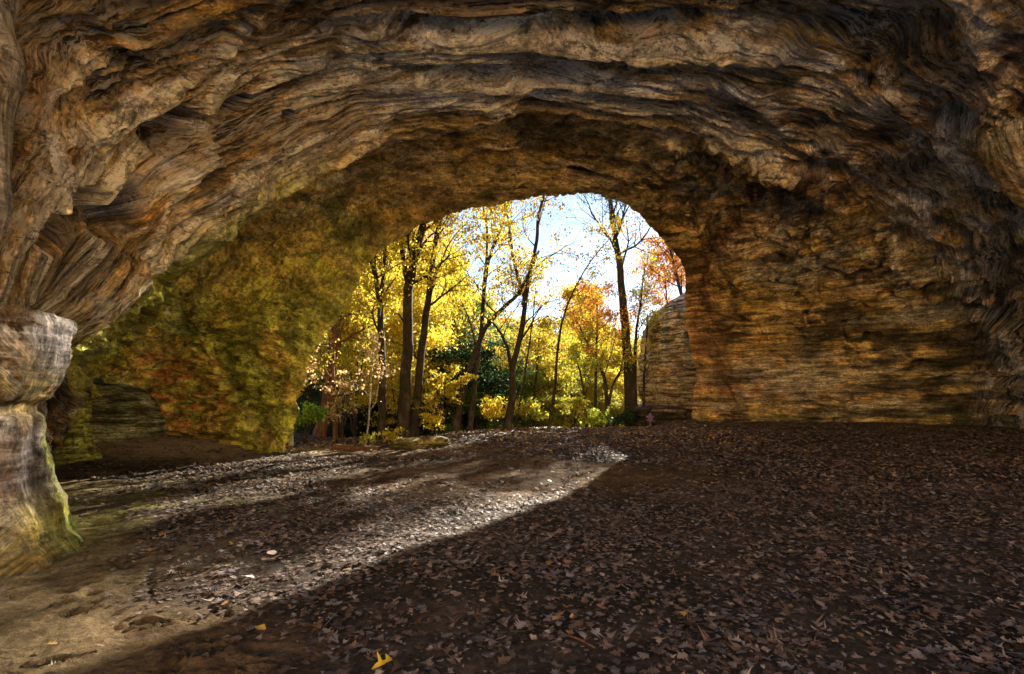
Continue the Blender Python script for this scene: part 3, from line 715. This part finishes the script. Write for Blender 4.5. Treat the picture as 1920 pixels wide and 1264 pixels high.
def leafquads(cent, size, cols, rnd):
    n = len(cent)
    a = rnd.normal(size=(n, 3)); a /= np.linalg.norm(a, axis=1)[:, None]
    b = rnd.normal(size=(n, 3)); b[:, 2] *= .5; b = np.cross(a, b); b /= np.maximum(np.linalg.norm(b, axis=1), 1e-6)[:, None]
    c = np.cross(a, b)
    s = size*rnd.uniform(.6, 1.4, (n, 1))
    v = np.stack([cent-b*s*.6, cent-c*s*.36+b*s*.05, cent+b*s*.6, cent+c*s*.36+b*s*.05], 1).reshape(-1, 3)
    f = np.arange(n*4).reshape(n, 4)
    return v, f, np.repeat(cols, 4, 0)
YEL = [(.80, .58, .035), (.84, .66, .07), (.70, .47, .03), (.74, .62, .09), (.58, .52, .06), (.45, .42, .05)]
ORA = [(.70, .30, .04), (.62, .24, .03), (.74, .42, .06), (.48, .18, .04)]
TAN = [(.62, .42, .20), (.70, .50, .26), (.52, .34, .14)]
GRN = [(.12, .24, .03), (.20, .32, .04), (.08, .16, .03), (.30, .36, .04)]
DGR = [(.03, .07, .03), (.05, .11, .04), (.02, .05, .03), (.07, .13, .05)]
TEAL = [(.10, .15, .10), (.14, .19, .12)]
YGR = [(.50, .46, .05), (.34, .40, .05), (.66, .52, .05)]
def leafcol(pal, n, rnd, cl=None):
    pal = np.array(pal); k = rnd.integers(0, len(pal), n)
    return pal[k]*rnd.uniform(.55, 1.12, (n, 1))
YMIN = [-1e9]
def grow(tb, p, d, L, r, lvl, rnd, tips, droop=.0, spread=.7, gnarl=.18):
    """recursive limb; collects tip segments for leaves"""
    n = 6; pts = [p.copy()]; dd = d/np.linalg.norm(d)
    ym = YMIN[0]
    for i in range(n):
        if pts[-1][1] < ym: dd[1] = abs(dd[1])+.25
        dd = dd+rnd.normal(0, gnarl, 3)+np.array([0, 0, .05-droop]); dd /= np.linalg.norm(dd)
        pts.append(pts[-1]+dd*L/n)
    pts = np.array(pts); rad = r*np.linspace(1, .35, n+1)
    tb.add(pts, rad, 5 if lvl < 2 else 4)
    if lvl >= 2 or r < .006:
        tips.append(pts[2:]); return
    if lvl == 1: tips.append(pts[4:])
    k = rnd.integers(4, 7) if lvl == 0 else rnd.integers(3, 5)
    for j in range(k):
        i = rnd.integers(2, n+1); q = pts[i]
        t = pts[min(i+1, n)]-pts[i-1]; t /= np.linalg.norm(t)
        o = rnd.normal(size=3); o -= t*(o@t); o /= np.linalg.norm(o)
        nd = t*(1-spread*.5)+o*spread; nd[2] = nd[2]*.6+.12
        grow(tb, q, nd, L*rnd.uniform(.45, .7), rad[i]*.6, lvl+1, rnd, tips, droop, spread, gnarl)
def tree(name, label, cat, paths, pal, leaves, lsize=.088, bark=BARK, group=None, seed=0, limbs=10, limb_len=3., start=.35, clump=.27, droop=0., spread=.8, flat=.6, base_flare=1.35):
    """paths: list of (points, r0, r1); the first one is the trunk from the ground up"""
    rnd = np.random.default_rng(seed)
    base = np.array(paths[0][0][0], float)
    root = empty(name, base, label, cat, group)
    tb = Tubes(); tips = []
    for pi, (pp, r0, r1) in enumerate(paths):
        n = max(10, len(pp)*6); q = smooth_path(pp, n)
        wob = np.stack([fbm(np.linspace(0, 5, n)+seed, 1., 2., 3), fbm(np.linspace(0, 5, n)+seed, 7., 2., 3), np.zeros(n)], -1)*r0*.9
        wob[0] = 0
        q = q+wob*np.linspace(.2, 1, n)[:, None]
        t = np.linspace(0, 1, n); rad = r0+(r1-r0)*t**.9
        if pi == 0: rad = rad*(1+(base_flare-1)*np.exp(-t*22)); q[0, 2] -= .25
        tb.add(q, rad, 10 if r0 > .09 else 6)
        tips_here = limbs if pi == 0 else max(3, int(limbs*.6))
        st = start if pi == 0 else .3
        for k in range(tips_here):
            tt = st+(1-st)*(k+rnd.uniform(.2, .8))/tips_here; i = min(int(tt*(n-1)), n-2)
            ax = q[i+1]-q[i]; ax /= np.linalg.norm(ax); a = rnd.uniform(0, 2*math.pi)
            o = np.array([math.cos(a), math.sin(a), rnd.uniform(-.05, .7)])
            grow(tb, q[i], o*spread+ax*.45, limb_len*(1.15-.6*tt)*rnd.uniform(.6, 1.1), max(.008, rad[i]*.42), 0, rnd, tips, droop, .75)
        tips.append(q[-3:])
    tb.build('trunk', bark, root, base)
    if leaves:
        segs = [s for s in tips if len(s) > 1]
        idx = rnd.integers(0, len(segs), leaves)
        wts = rnd.uniform(0, 1, len(segs))**1.2; idx = rnd.choice(len(segs), leaves, p=wts/wts.sum())
        pts = np.empty((leaves, 3))
        mx = max(len(s) for s in segs)
        pad = np.array([np.concatenate([s, np.repeat(s[-1:], mx-len(s), 0)]) for s in segs]); ln = np.array([len(s) for s in segs])
        t = rnd.uniform(0, 1, leaves)*(ln[idx]-1); i = t.astype(int); f = (t-i)[:, None]
        pts = pad[idx, i]*(1-f)+pad[idx, np.minimum(i+1, ln[idx]-1)]*f
        pts = pts+rnd.normal(0, clump, (leaves, 3))*np.array([1, 1, flat])*rnd.uniform(.2, 1., (leaves, 1))
        if YMIN[0] > 0: pts = pts[(pts[:, 1] > YMIN[0]-.4) | (pts[:, 0] > 8.)]
        leaves = len(pts)
        pts -= base
        v, f, c = leafquads(pts, lsize, leafcol(pal, leaves, rnd), rnd)
        mesh('crown', v, f, CROWN, root, smooth=False, attrs={'col': c})
    return root
def pth(d, *pp, slope=0.):
    out = []
    for k, (a, b) in enumerate(pp):
        out.append(W(a, b, d+slope*k))
    return out
def based(path):
    """stand the foot of a path on the soil"""
    p = [np.array(q) for q in path]; z = float(gz(p[0][0], p[0][1]))
    p[0][2] = z
    return p
NT = [
 # name,label,paths[(pix pts, depth, r0, r1)],pal,leaves,kw
 ('sapling', 'thin pale sapling right beside the mossy left rim of the arch', [([(545,846),(547,790),(548,740),(560,715),(572,660)], 16.2, .075, .02)], TAN, 420, dict(bark=PALEBARK, limbs=6, limb_len=1.3, lsize=.08)),
 ('leaning_tree', 'thick reddish trunk leaning right, leftmost of the large trunks', [([(598,846),(612,760),(620,690),(632,600),(650,500),(660,400)], 19.5, .24, .12)], YEL, 7500, dict(bark=REDBARK, limbs=11, limb_len=3.)),
 ('slender_tree', 'slender straight tan trunk just right of the reddish trunk', [([(629,850),(627,760),(624,690),(628,600),(640,520),(642,430)], 16.8, .085, .04)], YEL, 4800, dict(limbs=12, limb_len=2.2, bark=REDBARK)),
 ('sapling', 'crooked whitish sapling between the tan trunk and the dark forked one', [([(684,853),(690,800),(694,740),(697,690),(705,650)], 16.2, .035, .012)], TAN, 420, dict(bark=PALEBARK, limbs=6, limb_len=1.2, lsize=.08)),
 ('forked_tree', 'dark trunk forking high into a narrow fork, left of the twin trunks', [([(714,843),(717,760),(716,660),(712,580),(704,510),(694,440),(690,360)], 17.2, .15, .07), ([(713,590),(718,520),(722,450),(724,380)], 17.2, .09, .04)], YEL, 6500, dict(limbs=10, limb_len=2.6)),
 ('large_tree', 'largest dark trunk with a Y fork at its top, left of the twin trunks', [([(755,834),(759,740),(763,640),(768,540),(778,480),(795,410),(815,300)], 17.6, .235, .10), ([(768,545),(757,490),(750,430),(740,330)], 17.6, .12, .05)], YEL, 8500, dict(limbs=10, limb_len=3.1, start=.5)),
 ('curved_tree', 'tall grey-brown trunk curving right beside the largest dark trunk', [([(774,830),(783,740),(793,640),(803,560),(812,500),(822,420),(838,300)], 17.9, .17, .07)], YEL, 9000, dict(limbs=12, limb_len=3., start=.45)),
 ('leaning_tree', 'dark crooked trunk leaning far right across its straight neighbour', [([(851,812),(870,730),(890,660),(915,610),(950,570),(975,545),(1010,470)], 20.5, .15, .05), ([(893,655),(880,600),(862,560)], 20.5, .05, .015), ([(950,570),(985,545)], 20.5, .05, .015)], YEL, 2600, dict(limbs=7, limb_len=2.4, start=.55)),
 ('slender_tree', 'straight slender trunk with open branches behind the crooked leaning one', [([(880,812),(890,720),(903,620),(908,530),(922,470),(945,410),(965,330)], 21.0, .12, .05), ([(906,540),(914,450),(905,380),(898,300)], 21.0, .07, .03)], YEL, 8000, dict(limbs=11, limb_len=2.8, start=.45)),
 ('forked_tree', 'dark double-stemmed tree with wide open limbs in the middle of the arch', [([(951,812),(962,740),(960,690),(978,620),(985,560),(1000,480),(1012,400),(1030,320)], 20.6, .17, .05), ([(960,695),(950,650),(932,615),(905,590)], 20.6, .10, .03), ([(985,560),(965,500),(955,430),(940,350)], 20.6, .09, .03)], ORA+YEL, 3600, dict(limbs=9, limb_len=3.)),
 ('slender_tree', 'thin dark trunk hard against the right of the double-stemmed tree', [([(964,812),(978,740),(990,660),(1000,590),(1004,540)], 21.5, .06, .02)], YEL, 2000, dict(limbs=8, limb_len=1.8)),
 ('slender_tree', 'thin dark trunk curving up and right from the lit threshold', [([(1028,811),(1040,730),(1046,650),(1058,590),(1078,540),(1108,490),(1150,440)], 19.8, .075, .015)], YEL, 1900, dict(limbs=9, limb_len=1.9, start=.5)),
 ('tall_tree', 'tallest straight trunk with a sparse greenish top near the cliff', [([(1184,772),(1178,700),(1173,620),(1165,540),(1158,470),(1150,410),(1140,350),(1135,290)], 27.6, .30, .07), ([(1152,440),(1172,400),(1190,370)], 27.6, .07, .02), ([(1158,480),(1140,440),(1122,410)], 27.6, .06, .02)], TEAL+YGR[:1], 2200, dict(limbs=13, limb_len=4.6, start=.50, lsize=.09, clump=.5)),
 ('slender_tree', 'thin dark trunk just right of the tallest straight trunk', [([(1194,772),(1190,700),(1194,620),(1202,560),(1208,500)], 28.6, .13, .03)], YEL, 2400, dict(limbs=9, limb_len=2.4, start=.4)),
 ('slender_tree', 'thin dark trunk nearest to the outside cliff face', [([(1206,772),(1208,700),(1212,640),(1214,590)], 29.5, .09, .03)], YEL, 2600, dict(limbs=9, limb_len=2.4, start=.25)),
 ('slender_tree', 'thin dark trunk rising to an orange crown left of the tallest trunk', [([(1120,806),(1117,740),(1118,660),(1120,600),(1118,560)], 27, .10, .04)], ORA, 5200, dict(limbs=10, limb_len=3., start=.45)),
 ('forked_tree', 'low forking tree with pale upper limbs left of the tallest trunk', [([(1140,800),(1137,740),(1130,700),(1110,660),(1092,625),(1080,600)], 26, .12, .04), ([(1140,760),(1150,720),(1165,690),(1170,640)], 26, .09, .03)], YEL, 2600, dict(limbs=8, limb_len=2.2, start=.35)),
 ('slender_tree', 'thin leaning trunk among yellow leaves between the two dark curved trunks', [([(1100,806),(1096,750),(1088,700),(1075,660)], 25, .07, .03)], YGR, 3200, dict(limbs=9, limb_len=2.4, start=.3)),
 ('slender_tree', 'short dark trunk seen against the yellow hillside right of the arch centre', [([(998,806),(1002,740),(1008,680),(1012,620)], 27, .09, .03)], YEL, 4200, dict(limbs=9, limb_len=2.6, start=.3)),
 ('red_oak', 'rust-coloured tree rising above the top of the outside cliff', [([(1300,700),(1285,600),(1272,530),(1260,480),(1248,420),(1240,380)], 36, .16, .06)], ORA+[(.42, .16, .06)], 9000, dict(limbs=16, limb_len=3.6, start=.3, lsize=.13, clump=.6)),
 ('red_oak', 'small rust-coloured tree leaning out over the cliff top', [([(1262,640),(1256,600),(1250,560),(1246,500)], 38, .10, .04)], ORA, 7000, dict(limbs=9, limb_len=3.4, start=.3, lsize=.12, clump=.5)),
]
YMIN[0] = 18.4
for i, (nm, lb, paths, pal, lv, kw) in enumerate(NT):
    YMIN[0] = 15.6 if nm == 'sapling' else 18.4
    pp = []
    for j, (q, d, r0, r1) in enumerate(paths):
        if d < 19 and nm != 'sapling': d += 2.2; r0 *= 1.1; r1 *= 1.1
        elif d < 23 and nm != 'sapling': d += 1.2
        w = pth(d, *q)
        if j == 0:
            if nm == 'red_oak': w[0][2] = float(gz(w[0][0], w[0][1]))
            else: w = based(w)
        pp.append((w, r0, r1))
    tree(nm, lb, 'sapling' if nm == 'sapling' else 'tree', pp, pal, lv, seed=100+i, **kw)

# understorey trees and shrubs
YMIN[0] = -1e9
def shrub(px, py, d, h, wd, pal, leaves, label, name='shrub', seed=0, bark=BARK, lsize=.085, clump=.16, stems=4, **kw):
    x = (px-HX)/F*d; z = float(gz(x, d)); rnd = np.random.default_rng(seed)
    paths = []
    for k in range(stems):
        a = rnd.uniform(0, 6.28); e = wd*rnd.uniform(.3, 1.)*.5
        b = np.array([x, d, z]); paths.append(([b, b+[math.cos(a)*e*.35, math.sin(a)*e*.35, h*.5], b+[math.cos(a)*e, math.sin(a)*e, h*rnd.uniform(.8, 1.)]], .022+h*.008, .006))
    return tree(name, label, 'shrub' if name == 'shrub' else 'tree', paths, pal, leaves, lsize=lsize, bark=bark, seed=seed+500, limbs=5, limb_len=wd*.42, start=.2, clump=clump, **kw)
shrub(572, 840, 17.2, 1.2, 1.4, GRN, 1700, 'bright green leafy shrub behind the thin pale sapling', seed=1)
shrub(640, 830, 18.2, 2.4, 1.5, TAN, 620, 'pale tan-leaved shrub around the slender tan trunk', seed=2, flat=.25)
shrub(735, 842, 16.8, .45, .7, YEL, 260, 'low yellow seedling at the foot of the dark forked tree', seed=3)
shrub(690, 848, 16.4, .3, .5, YGR, 160, 'tiny yellow-green seedling beside the whitish sapling', seed=4)
shrub(828, 812, 20.6, 2.6, 2.2, YEL, 3400, 'dense golden yellow shrub filling the gap right of the twin trunks', seed=5, flat=.35)
shrub(818, 815, 19.4, .75, 1.1, YEL, 700, 'low yellow bush by the lit threshold under the golden shrub', seed=6)
shrub(930, 812, 22.4, 1.1, 1.7, YEL, 1600, 'low yellow bush left of the double-stemmed tree', seed=7)
shrub(1000, 812, 22.6, 1.0, 1.7, YGR, 1500, 'yellow-green bush right of the double-stemmed tree', seed=8)
shrub(1075, 808, 23.5, 1.3, 2.0, YGR, 1900, 'yellow-green bush in front of the slope right of the curved thin trunk', seed=9)
shrub(1110, 800, 25.2, 1.0, 1.6, GRN+YGR, 1400, 'low green bush at the base of the orange-crowned tree', seed=10)
shrub(1168, 792, 26.0, .75, 1.4, DGR, 1200, 'dark low evergreen shrub at the foot of the tallest trunk', seed=11)
shrub(1196, 770, 26.9, .6, .9, YGR, 450, 'small yellow-green sprig beside the person', seed=12)
shrub(745, 800, 22.5, 3.6, 2.6, YEL, 1500, 'layered yellow shrub behind the dark forked tree', seed=13, flat=.2)
shrub(665, 800, 22.0, 4.6, 3.0, YEL, 1800, 'layered yellow understorey shrub behind the whitish sapling', seed=14, flat=.2)
shrub(590, 800, 21.0, 4.2, 3.0, YEL, 1500, 'layered yellow understorey shrub behind the thick reddish trunk', seed=15, flat=.2)

YMIN[0] = -1e9
# woods behind: tree kinds built once, then copied
def kind_tree(name, label, group, pal, leaves, seed, h=10., bark=BARK, lsize=.14, clump=.6, w=3.2):
    rnd = np.random.default_rng(seed)
    b = np.zeros(3); k = [b, b+[rnd.normal(0, .2), 0, h*.35], b+[rnd.normal(0, .4), rnd.normal(0, .3), h*.7], b+[rnd.normal(0, .5), 0, h]]
    t = tree(name, label, 'tree', [(k, .17, .04)], pal, leaves, lsize=lsize, bark=bark, group=group, seed=seed, limbs=15, limb_len=w, start=.2, clump=clump)
    return t
def dup(o, loc, rz, sc):
    c = o.copy(); COL.objects.link(c); c.location = loc; c.rotation_euler = (0, 0, rz); c.scale = (sc[0], sc[0], sc[1])
    for ch in o.children:
        k = ch.copy(); COL.objects.link(k); k.parent = c
    return c
kinds = {
 'yel': [kind_tree('yellow_tree', 'yellow autumn tree in the woods behind the nearer trunks', 'yellow trees in the woods', YEL, 13000, 900+i) for i in range(3)],
 'ora': [kind_tree('orange_tree', 'orange autumn tree in the woods behind the nearer trunks', 'orange trees in the woods', ORA+YEL[:2], 11000, 910+i) for i in range(2)],
 'grn': [kind_tree('green_tree', 'green leafy tree in the woods behind the nearer trunks', 'green trees in the woods', GRN, 9000, 920+i) for i in range(1)],
 'dgr': [kind_tree('dark_green_tree', 'dark evergreen tree in the shade behind the trunks', 'dark evergreens in the woods', DGR, 12000, 930+i, clump=.7) for i in range(2)],
 'ygr': [kind_tree('yellow_green_tree', 'yellow-green autumn tree in the woods behind the nearer trunks', 'yellow-green trees in the woods', YGR, 12000, 940)],
}
used = set()
rb = random.Random(5)
def top_py(px):
    return float(np.interp(px, [480, 600, 700, 760, 840, 900, 980, 1040, 1090, 1140, 1200, 1300, 1400], [330, 380, 380, 380, 470, 555, 600, 625, 560, 600, 640, 660, 660]))
def place(kind, px, d, pyt=None, wsc=None):
    x = (px-HX)/F*d; z = float(gz(x, d)); pt = (pyt if pyt else top_py(px))+rb.uniform(-22, 22)
    zt = CH-(pt-HY)/F*d; h = max(3., zt-z)
    src = rb.choice(kinds[kind]); s = h/11.2; ws = (wsc or rb.uniform(.8, 1.05))*(.45*s+.5)
    if src.name not in used:
        used.add(src.name); src.location = (x, d, z-.2); src.rotation_euler[2] = rb.uniform(0, 6); src.scale = (ws, ws, s)
    else: dup(src, (x, d, z-.2), rb.uniform(0, 6), (ws, s))
for px, d, k, pt in ((868, 25.5, 'dgr', 620), (915, 26.5, 'dgr', 600), (945, 27, 'grn', 680), (890, 24.5, 'grn', 720), (620, 24, 'dgr', 740), (680, 25, 'dgr', 735), (880, 30, 'dgr', 590), (905, 33, 'dgr', 600), (850, 31, 'dgr', 690), (935, 31, 'grn', 640), (915, 36, 'grn', 560), (600, 27, 'dgr', 690), (660, 28, 'dgr', 700), (700, 29, 'dgr', 690), (560, 25, 'dgr', 700), (740, 27, 'dgr', 720), (800, 29, 'dgr', 700), (975, 33, 'dgr', 720),
                    (620, 26, 'yel', 470), (690, 27, 'yel', 480), (745, 30, 'yel', 470), (800, 27, 'yel', 430), (835, 29, 'yel', 560), (770, 25, 'yel', 560),
                    (980, 31, 'yel', 640), (1030, 34, 'yel', 620), (1065, 30, 'ygr', 650), (1100, 36, 'yel', 640), (1000, 29, 'ygr', 700), (1145, 33, 'yel', 660), (1105, 44, 'ora', 530), (1080, 50, 'ora', 560), (1190, 40, 'yel', 640), (1210, 48, 'yel', 610), (1050, 27, 'ygr', 730), (1130, 30, 'ygr', 720)):
    place(k, px, d, pt)
for row, (d0, n, lo, hi) in enumerate(((38, 13, 540, 1230), (48, 15, 520, 1260), (62, 17, 500, 1300), (80, 18, 480, 1330), (100, 18, 470, 1340))):
    for i in range(n):
        px = lo+(hi-lo)*(i+rb.uniform(.1, .9))/n; d = d0*rb.uniform(.92, 1.1)
        k = rb.choices(['yel', 'ora', 'ygr', 'grn', 'dgr'], [.5, .2, .14, .08, .08])[0]
        place(k, px, d, None if row > 1 else top_py(px)+35)
for k in kinds:
    for o in kinds[k]:
        if o.name not in used:
            place_x = rb.uniform(-20, 0); o.location = (place_x, 70, float(gz(place_x, 70)))

# fallen branches
def stick(name, pa, pb, r, label, mat, bend=.05, lift=.02):
    a = np.array([*pa, float(gz(*pa))+lift]); b = np.array([*pb, float(gz(*pb))+lift]); t = np.linspace(0, 1, 12)[:, None]
    pts = a*(1-t)+b*t; pts[:, 0] += bend*np.sin(t[:, 0]*5); pts[:, 2] = np.maximum(pts[:, 2], gz(pts[:, 0], pts[:, 1])+r*.6)
    tb = Tubes(); tb.add(pts, np.linspace(r, r*.5, 12), 7)
    sd = pts[5]; tb.add([sd, sd+(b-a)*.12+[.04, .05, r*2]], [r*.5, r*.2], 5)
    tag(tb.build(name, mat, loc=a), label, 'branch').location = a
stick('fallen_branch', (-4.75, 14.7), (-3.1, 13.1), .03, 'long bare branch lying across the sandy threshold on the left', PALEBARK, .06)
stick('fallen_branch', (-2.4, 14.0), (-1.2, 13.5), .02, 'shorter thin branch lying below the olive outcrop', REDBARK)
stick('broken_stick', (.38, 3.40), (.54, 3.26), .009, 'short brown stick at the bottom of the picture right of centre', REDBARK, .01)
stick('broken_stick', (-2.42, 4.95), (-2.24, 5.0), .011, 'short pale stick in the sunlit patch of leaves', PALEBARK, .005)
tb = Tubes(); a = np.array([-5.45, 15.6, float(gz(-5.45, 15.6))+.05]); b = np.array([-3.95, 15.25, float(gz(-3.95, 15.25))+.03])
t = np.linspace(0, 1, 14)[:, None]; tb.add(a*(1-t)+b*t, .10+.012*np.sin(np.linspace(0, 9, 14)), 10, True)
tag(tb.build('log', REDBARK, loc=a), 'brown log half buried along the edge of the threshold', 'log').location = a

# ------------------------------------------------------------------ seated person
def skin(name, verts, edges, radii, mat, parent, lvl=2):
    me = bpy.data.meshes.new(name); me.from_pydata([tuple(v) for v in verts], edges, []); me.update()
    o = bpy.data.objects.new(name, me); COL.objects.link(o); o.parent = parent
    m = o.modifiers.new('Skin', 'SKIN'); m.use_smooth_shade = True
    for k, sv in enumerate(me.skin_vertices[0].data):
        r = radii[k]; sv.radius = (r, r) if not isinstance(r, tuple) else r
        sv.use_root = (k == 0)
    s = o.modifiers.new('Sub', 'SUBSURF'); s.levels = lvl; s.render_levels = lvl
    me.materials.append(mat); return o
def person(x, y, z):
    root = empty('person', (x, y, z), 'person in a purple shirt and dark pointed hood sitting beside the dark stone ledge', 'person')
    skinm = plain('skin_tone', (.28, .16, .11), .5); shirt = plain('purple_cloth', (.13, .10, .20), .9, 60.); dark = plain('dark_cloth', (.02, .02, .022), .9)
    # y- is towards the cave
    V_ = [(0, 0, .16), (0, 0, .30), (0, -.01, .46), (0, -.02, .57), (0, -.03, .65), (0, -.05, .74),
          (.10, -.02, .15), (.20, -.30, .36), (.17, -.34, .05), (.17, -.44, .03),
          (-.10, -.02, .15), (-.20, -.28, .38), (-.18, -.36, .05), (-.18, -.46, .03),
          (.17, -.01, .54), (.24, -.08, .34), (.15, -.28, .34), (.12, -.34, .36),
          (-.17, -.01, .54), (-.24, -.06, .34), (-.14, -.26, .36), (-.11, -.32, .38)]
    E_ = [(0, 1), (1, 2), (2, 3), (3, 4), (4, 5), (0, 6), (6, 7), (7, 8), (8, 9), (0, 10), (10, 11), (11, 12), (12, 13), (3, 14), (14, 15), (15, 16), (16, 17), (3, 18), (18, 19), (19, 20), (20, 21)]
    r_ = [(.15, .12), (.13, .10), (.14, .09), (.08, .06), .05, .098, .09, .065, .045, .035, .09, .065, .045, .035, .06, .045, .033, .025, .06, .045, .033, .025]
    skin('body', V_, E_, r_, skinm, root)
    tV = [(0, 0, .18), (0, 0, .30), (0, -.01, .44), (0, -.02, .55), (0, -.03, .615), (.155, -.015, .555), (-.155, -.015, .555)]
    skin('shirt', tV, [(0, 1), (1, 2), (2, 3), (3, 4), (3, 5), (3, 6)], [(.18, .15), (.17, .14), (.19, .15), (.15, .13), (.075, .075), (.10, .10), (.10, .10)], shirt, root)
    for s in (1, -1):
        skin('sleeve', [(s*.16, -.01, .55), (s*.24, -.07, .34), (s*.16, -.24, .34)], [(0, 1), (1, 2)], [.085, .068, .048], dark, root)
        skin('trouser_leg', [(s*.09, 0, .15), (s*.20, -.29, .37), (s*.175, -.34, .09)], [(0, 1), (1, 2)], [.115, .085, .062], dark, root)
        skin('shoe', [(s*.175, -.33, .045), (s*.175, -.47, .035)], [(0, 1)], [.052, .042], dark, root)
        for f in range(4):
            tb = Tubes(); o0 = np.array([s*.12+(f-1.5)*.017, -.34, .36]); tb.add([o0, o0+[0, -.035, .003], o0+[0, -.055, -.018-.003*f], o0+[0, -.05, -.035]], [.009, .008, .008, .006], 6)
            tb.build('finger', skinm, root)
        tb = Tubes(); o0 = np.array([s*.12-s*.03, -.33, .36]); tb.add([o0, o0+[-s*.018, -.02, .01], o0+[-s*.02, -.045, .0]], [.010, .009, .007], 6); tb.build('thumb', skinm, root)
    skin('hood', [(0, .035, .64), (0, .03, .76), (0, .005, .84), (0, .02, .90), (.01, .03, .99)], [(0, 1), (1, 2), (2, 3), (3, 4)], [.07, .105, .095, .06, .012], dark, root)
    for s in (1, -1):
        tb = Tubes(); tb.add([(s*.03, -.140, .755), (s*.03, -.150, .755)], [.010, .006], 8, False); tb.build('eye', dark, root)
    tb = Tubes(); tb.add([(0, -.138, .76), (0, -.17, .735), (0, -.14, .725)], [.008, .013, .01], 6); tb.build('nose', skinm, root)
    tb = Tubes(); tb.add([(-.025, -.135, .705), (0, -.147, .703), (.025, -.135, .705)], [.003, .006, .003], 6); tb.build('mouth', plain('lips', (.35, .12, .1)), root)
d = 25.2; x = (1218-HX)/F*d
person(x, d-.05, float(gz(x, d)))

# ------------------------------------------------------------------ light, sky, camera
w = bpy.data.worlds.new('World'); SC.world = w; w.use_nodes = True
nt = w.node_tree; nt.nodes.clear()
sky = nt.nodes.new('ShaderNodeTexSky'); sky.sky_type = 'NISHITA'; sky.sun_disc = False
sky.sun_elevation = SUN_EL; sky.sun_rotation = SUN_AZ; sky.air_density = .9; sky.dust_density = .15; sky.ozone_density = 2.5
bg = nt.nodes.new('ShaderNodeBackground'); bg.inputs[1].default_value = .05
ow = nt.nodes.new('ShaderNodeOutputWorld'); nt.links.new(sky.outputs[0], bg.inputs[0]); nt.links.new(bg.outputs[0], ow.inputs[0])
L = bpy.data.lights.new('sun', 'SUN'); L.energy = 5.; L.angle = R(.5); L.color = (1., .90, .74)
lo = bpy.data.objects.new('sun', L); COL.objects.link(lo)
sd = Vector((math.sin(SUN_AZ)*math.cos(SUN_EL), math.cos(SUN_AZ)*math.cos(SUN_EL), math.sin(SUN_EL)))
lo.rotation_euler = sd.to_track_quat('Z', 'Y').to_euler(); lo.location = (5, 5, 20)
cam = bpy.data.cameras.new('camera'); co = bpy.data.objects.new('camera', cam); COL.objects.link(co)
cam.sensor_width = 36; cam.lens = 18; cam.shift_y = (HY-632)/1920; cam.clip_end = 3000; cam.clip_start = .05
co.location = (0, 0, CH); co.rotation_euler = (R(90), 0, 0); SC.camera = co
SC.view_settings.view_transform = 'Standard'; SC.view_settings.look = 'None'; SC.view_settings.exposure = 2.52; SC.view_settings.gamma = 1
SC.cycles.max_bounces = 8; SC.cycles.diffuse_bounces = 5; SC.cycles.transparent_max_bounces = 4
SC.cycles.use_denoising = True
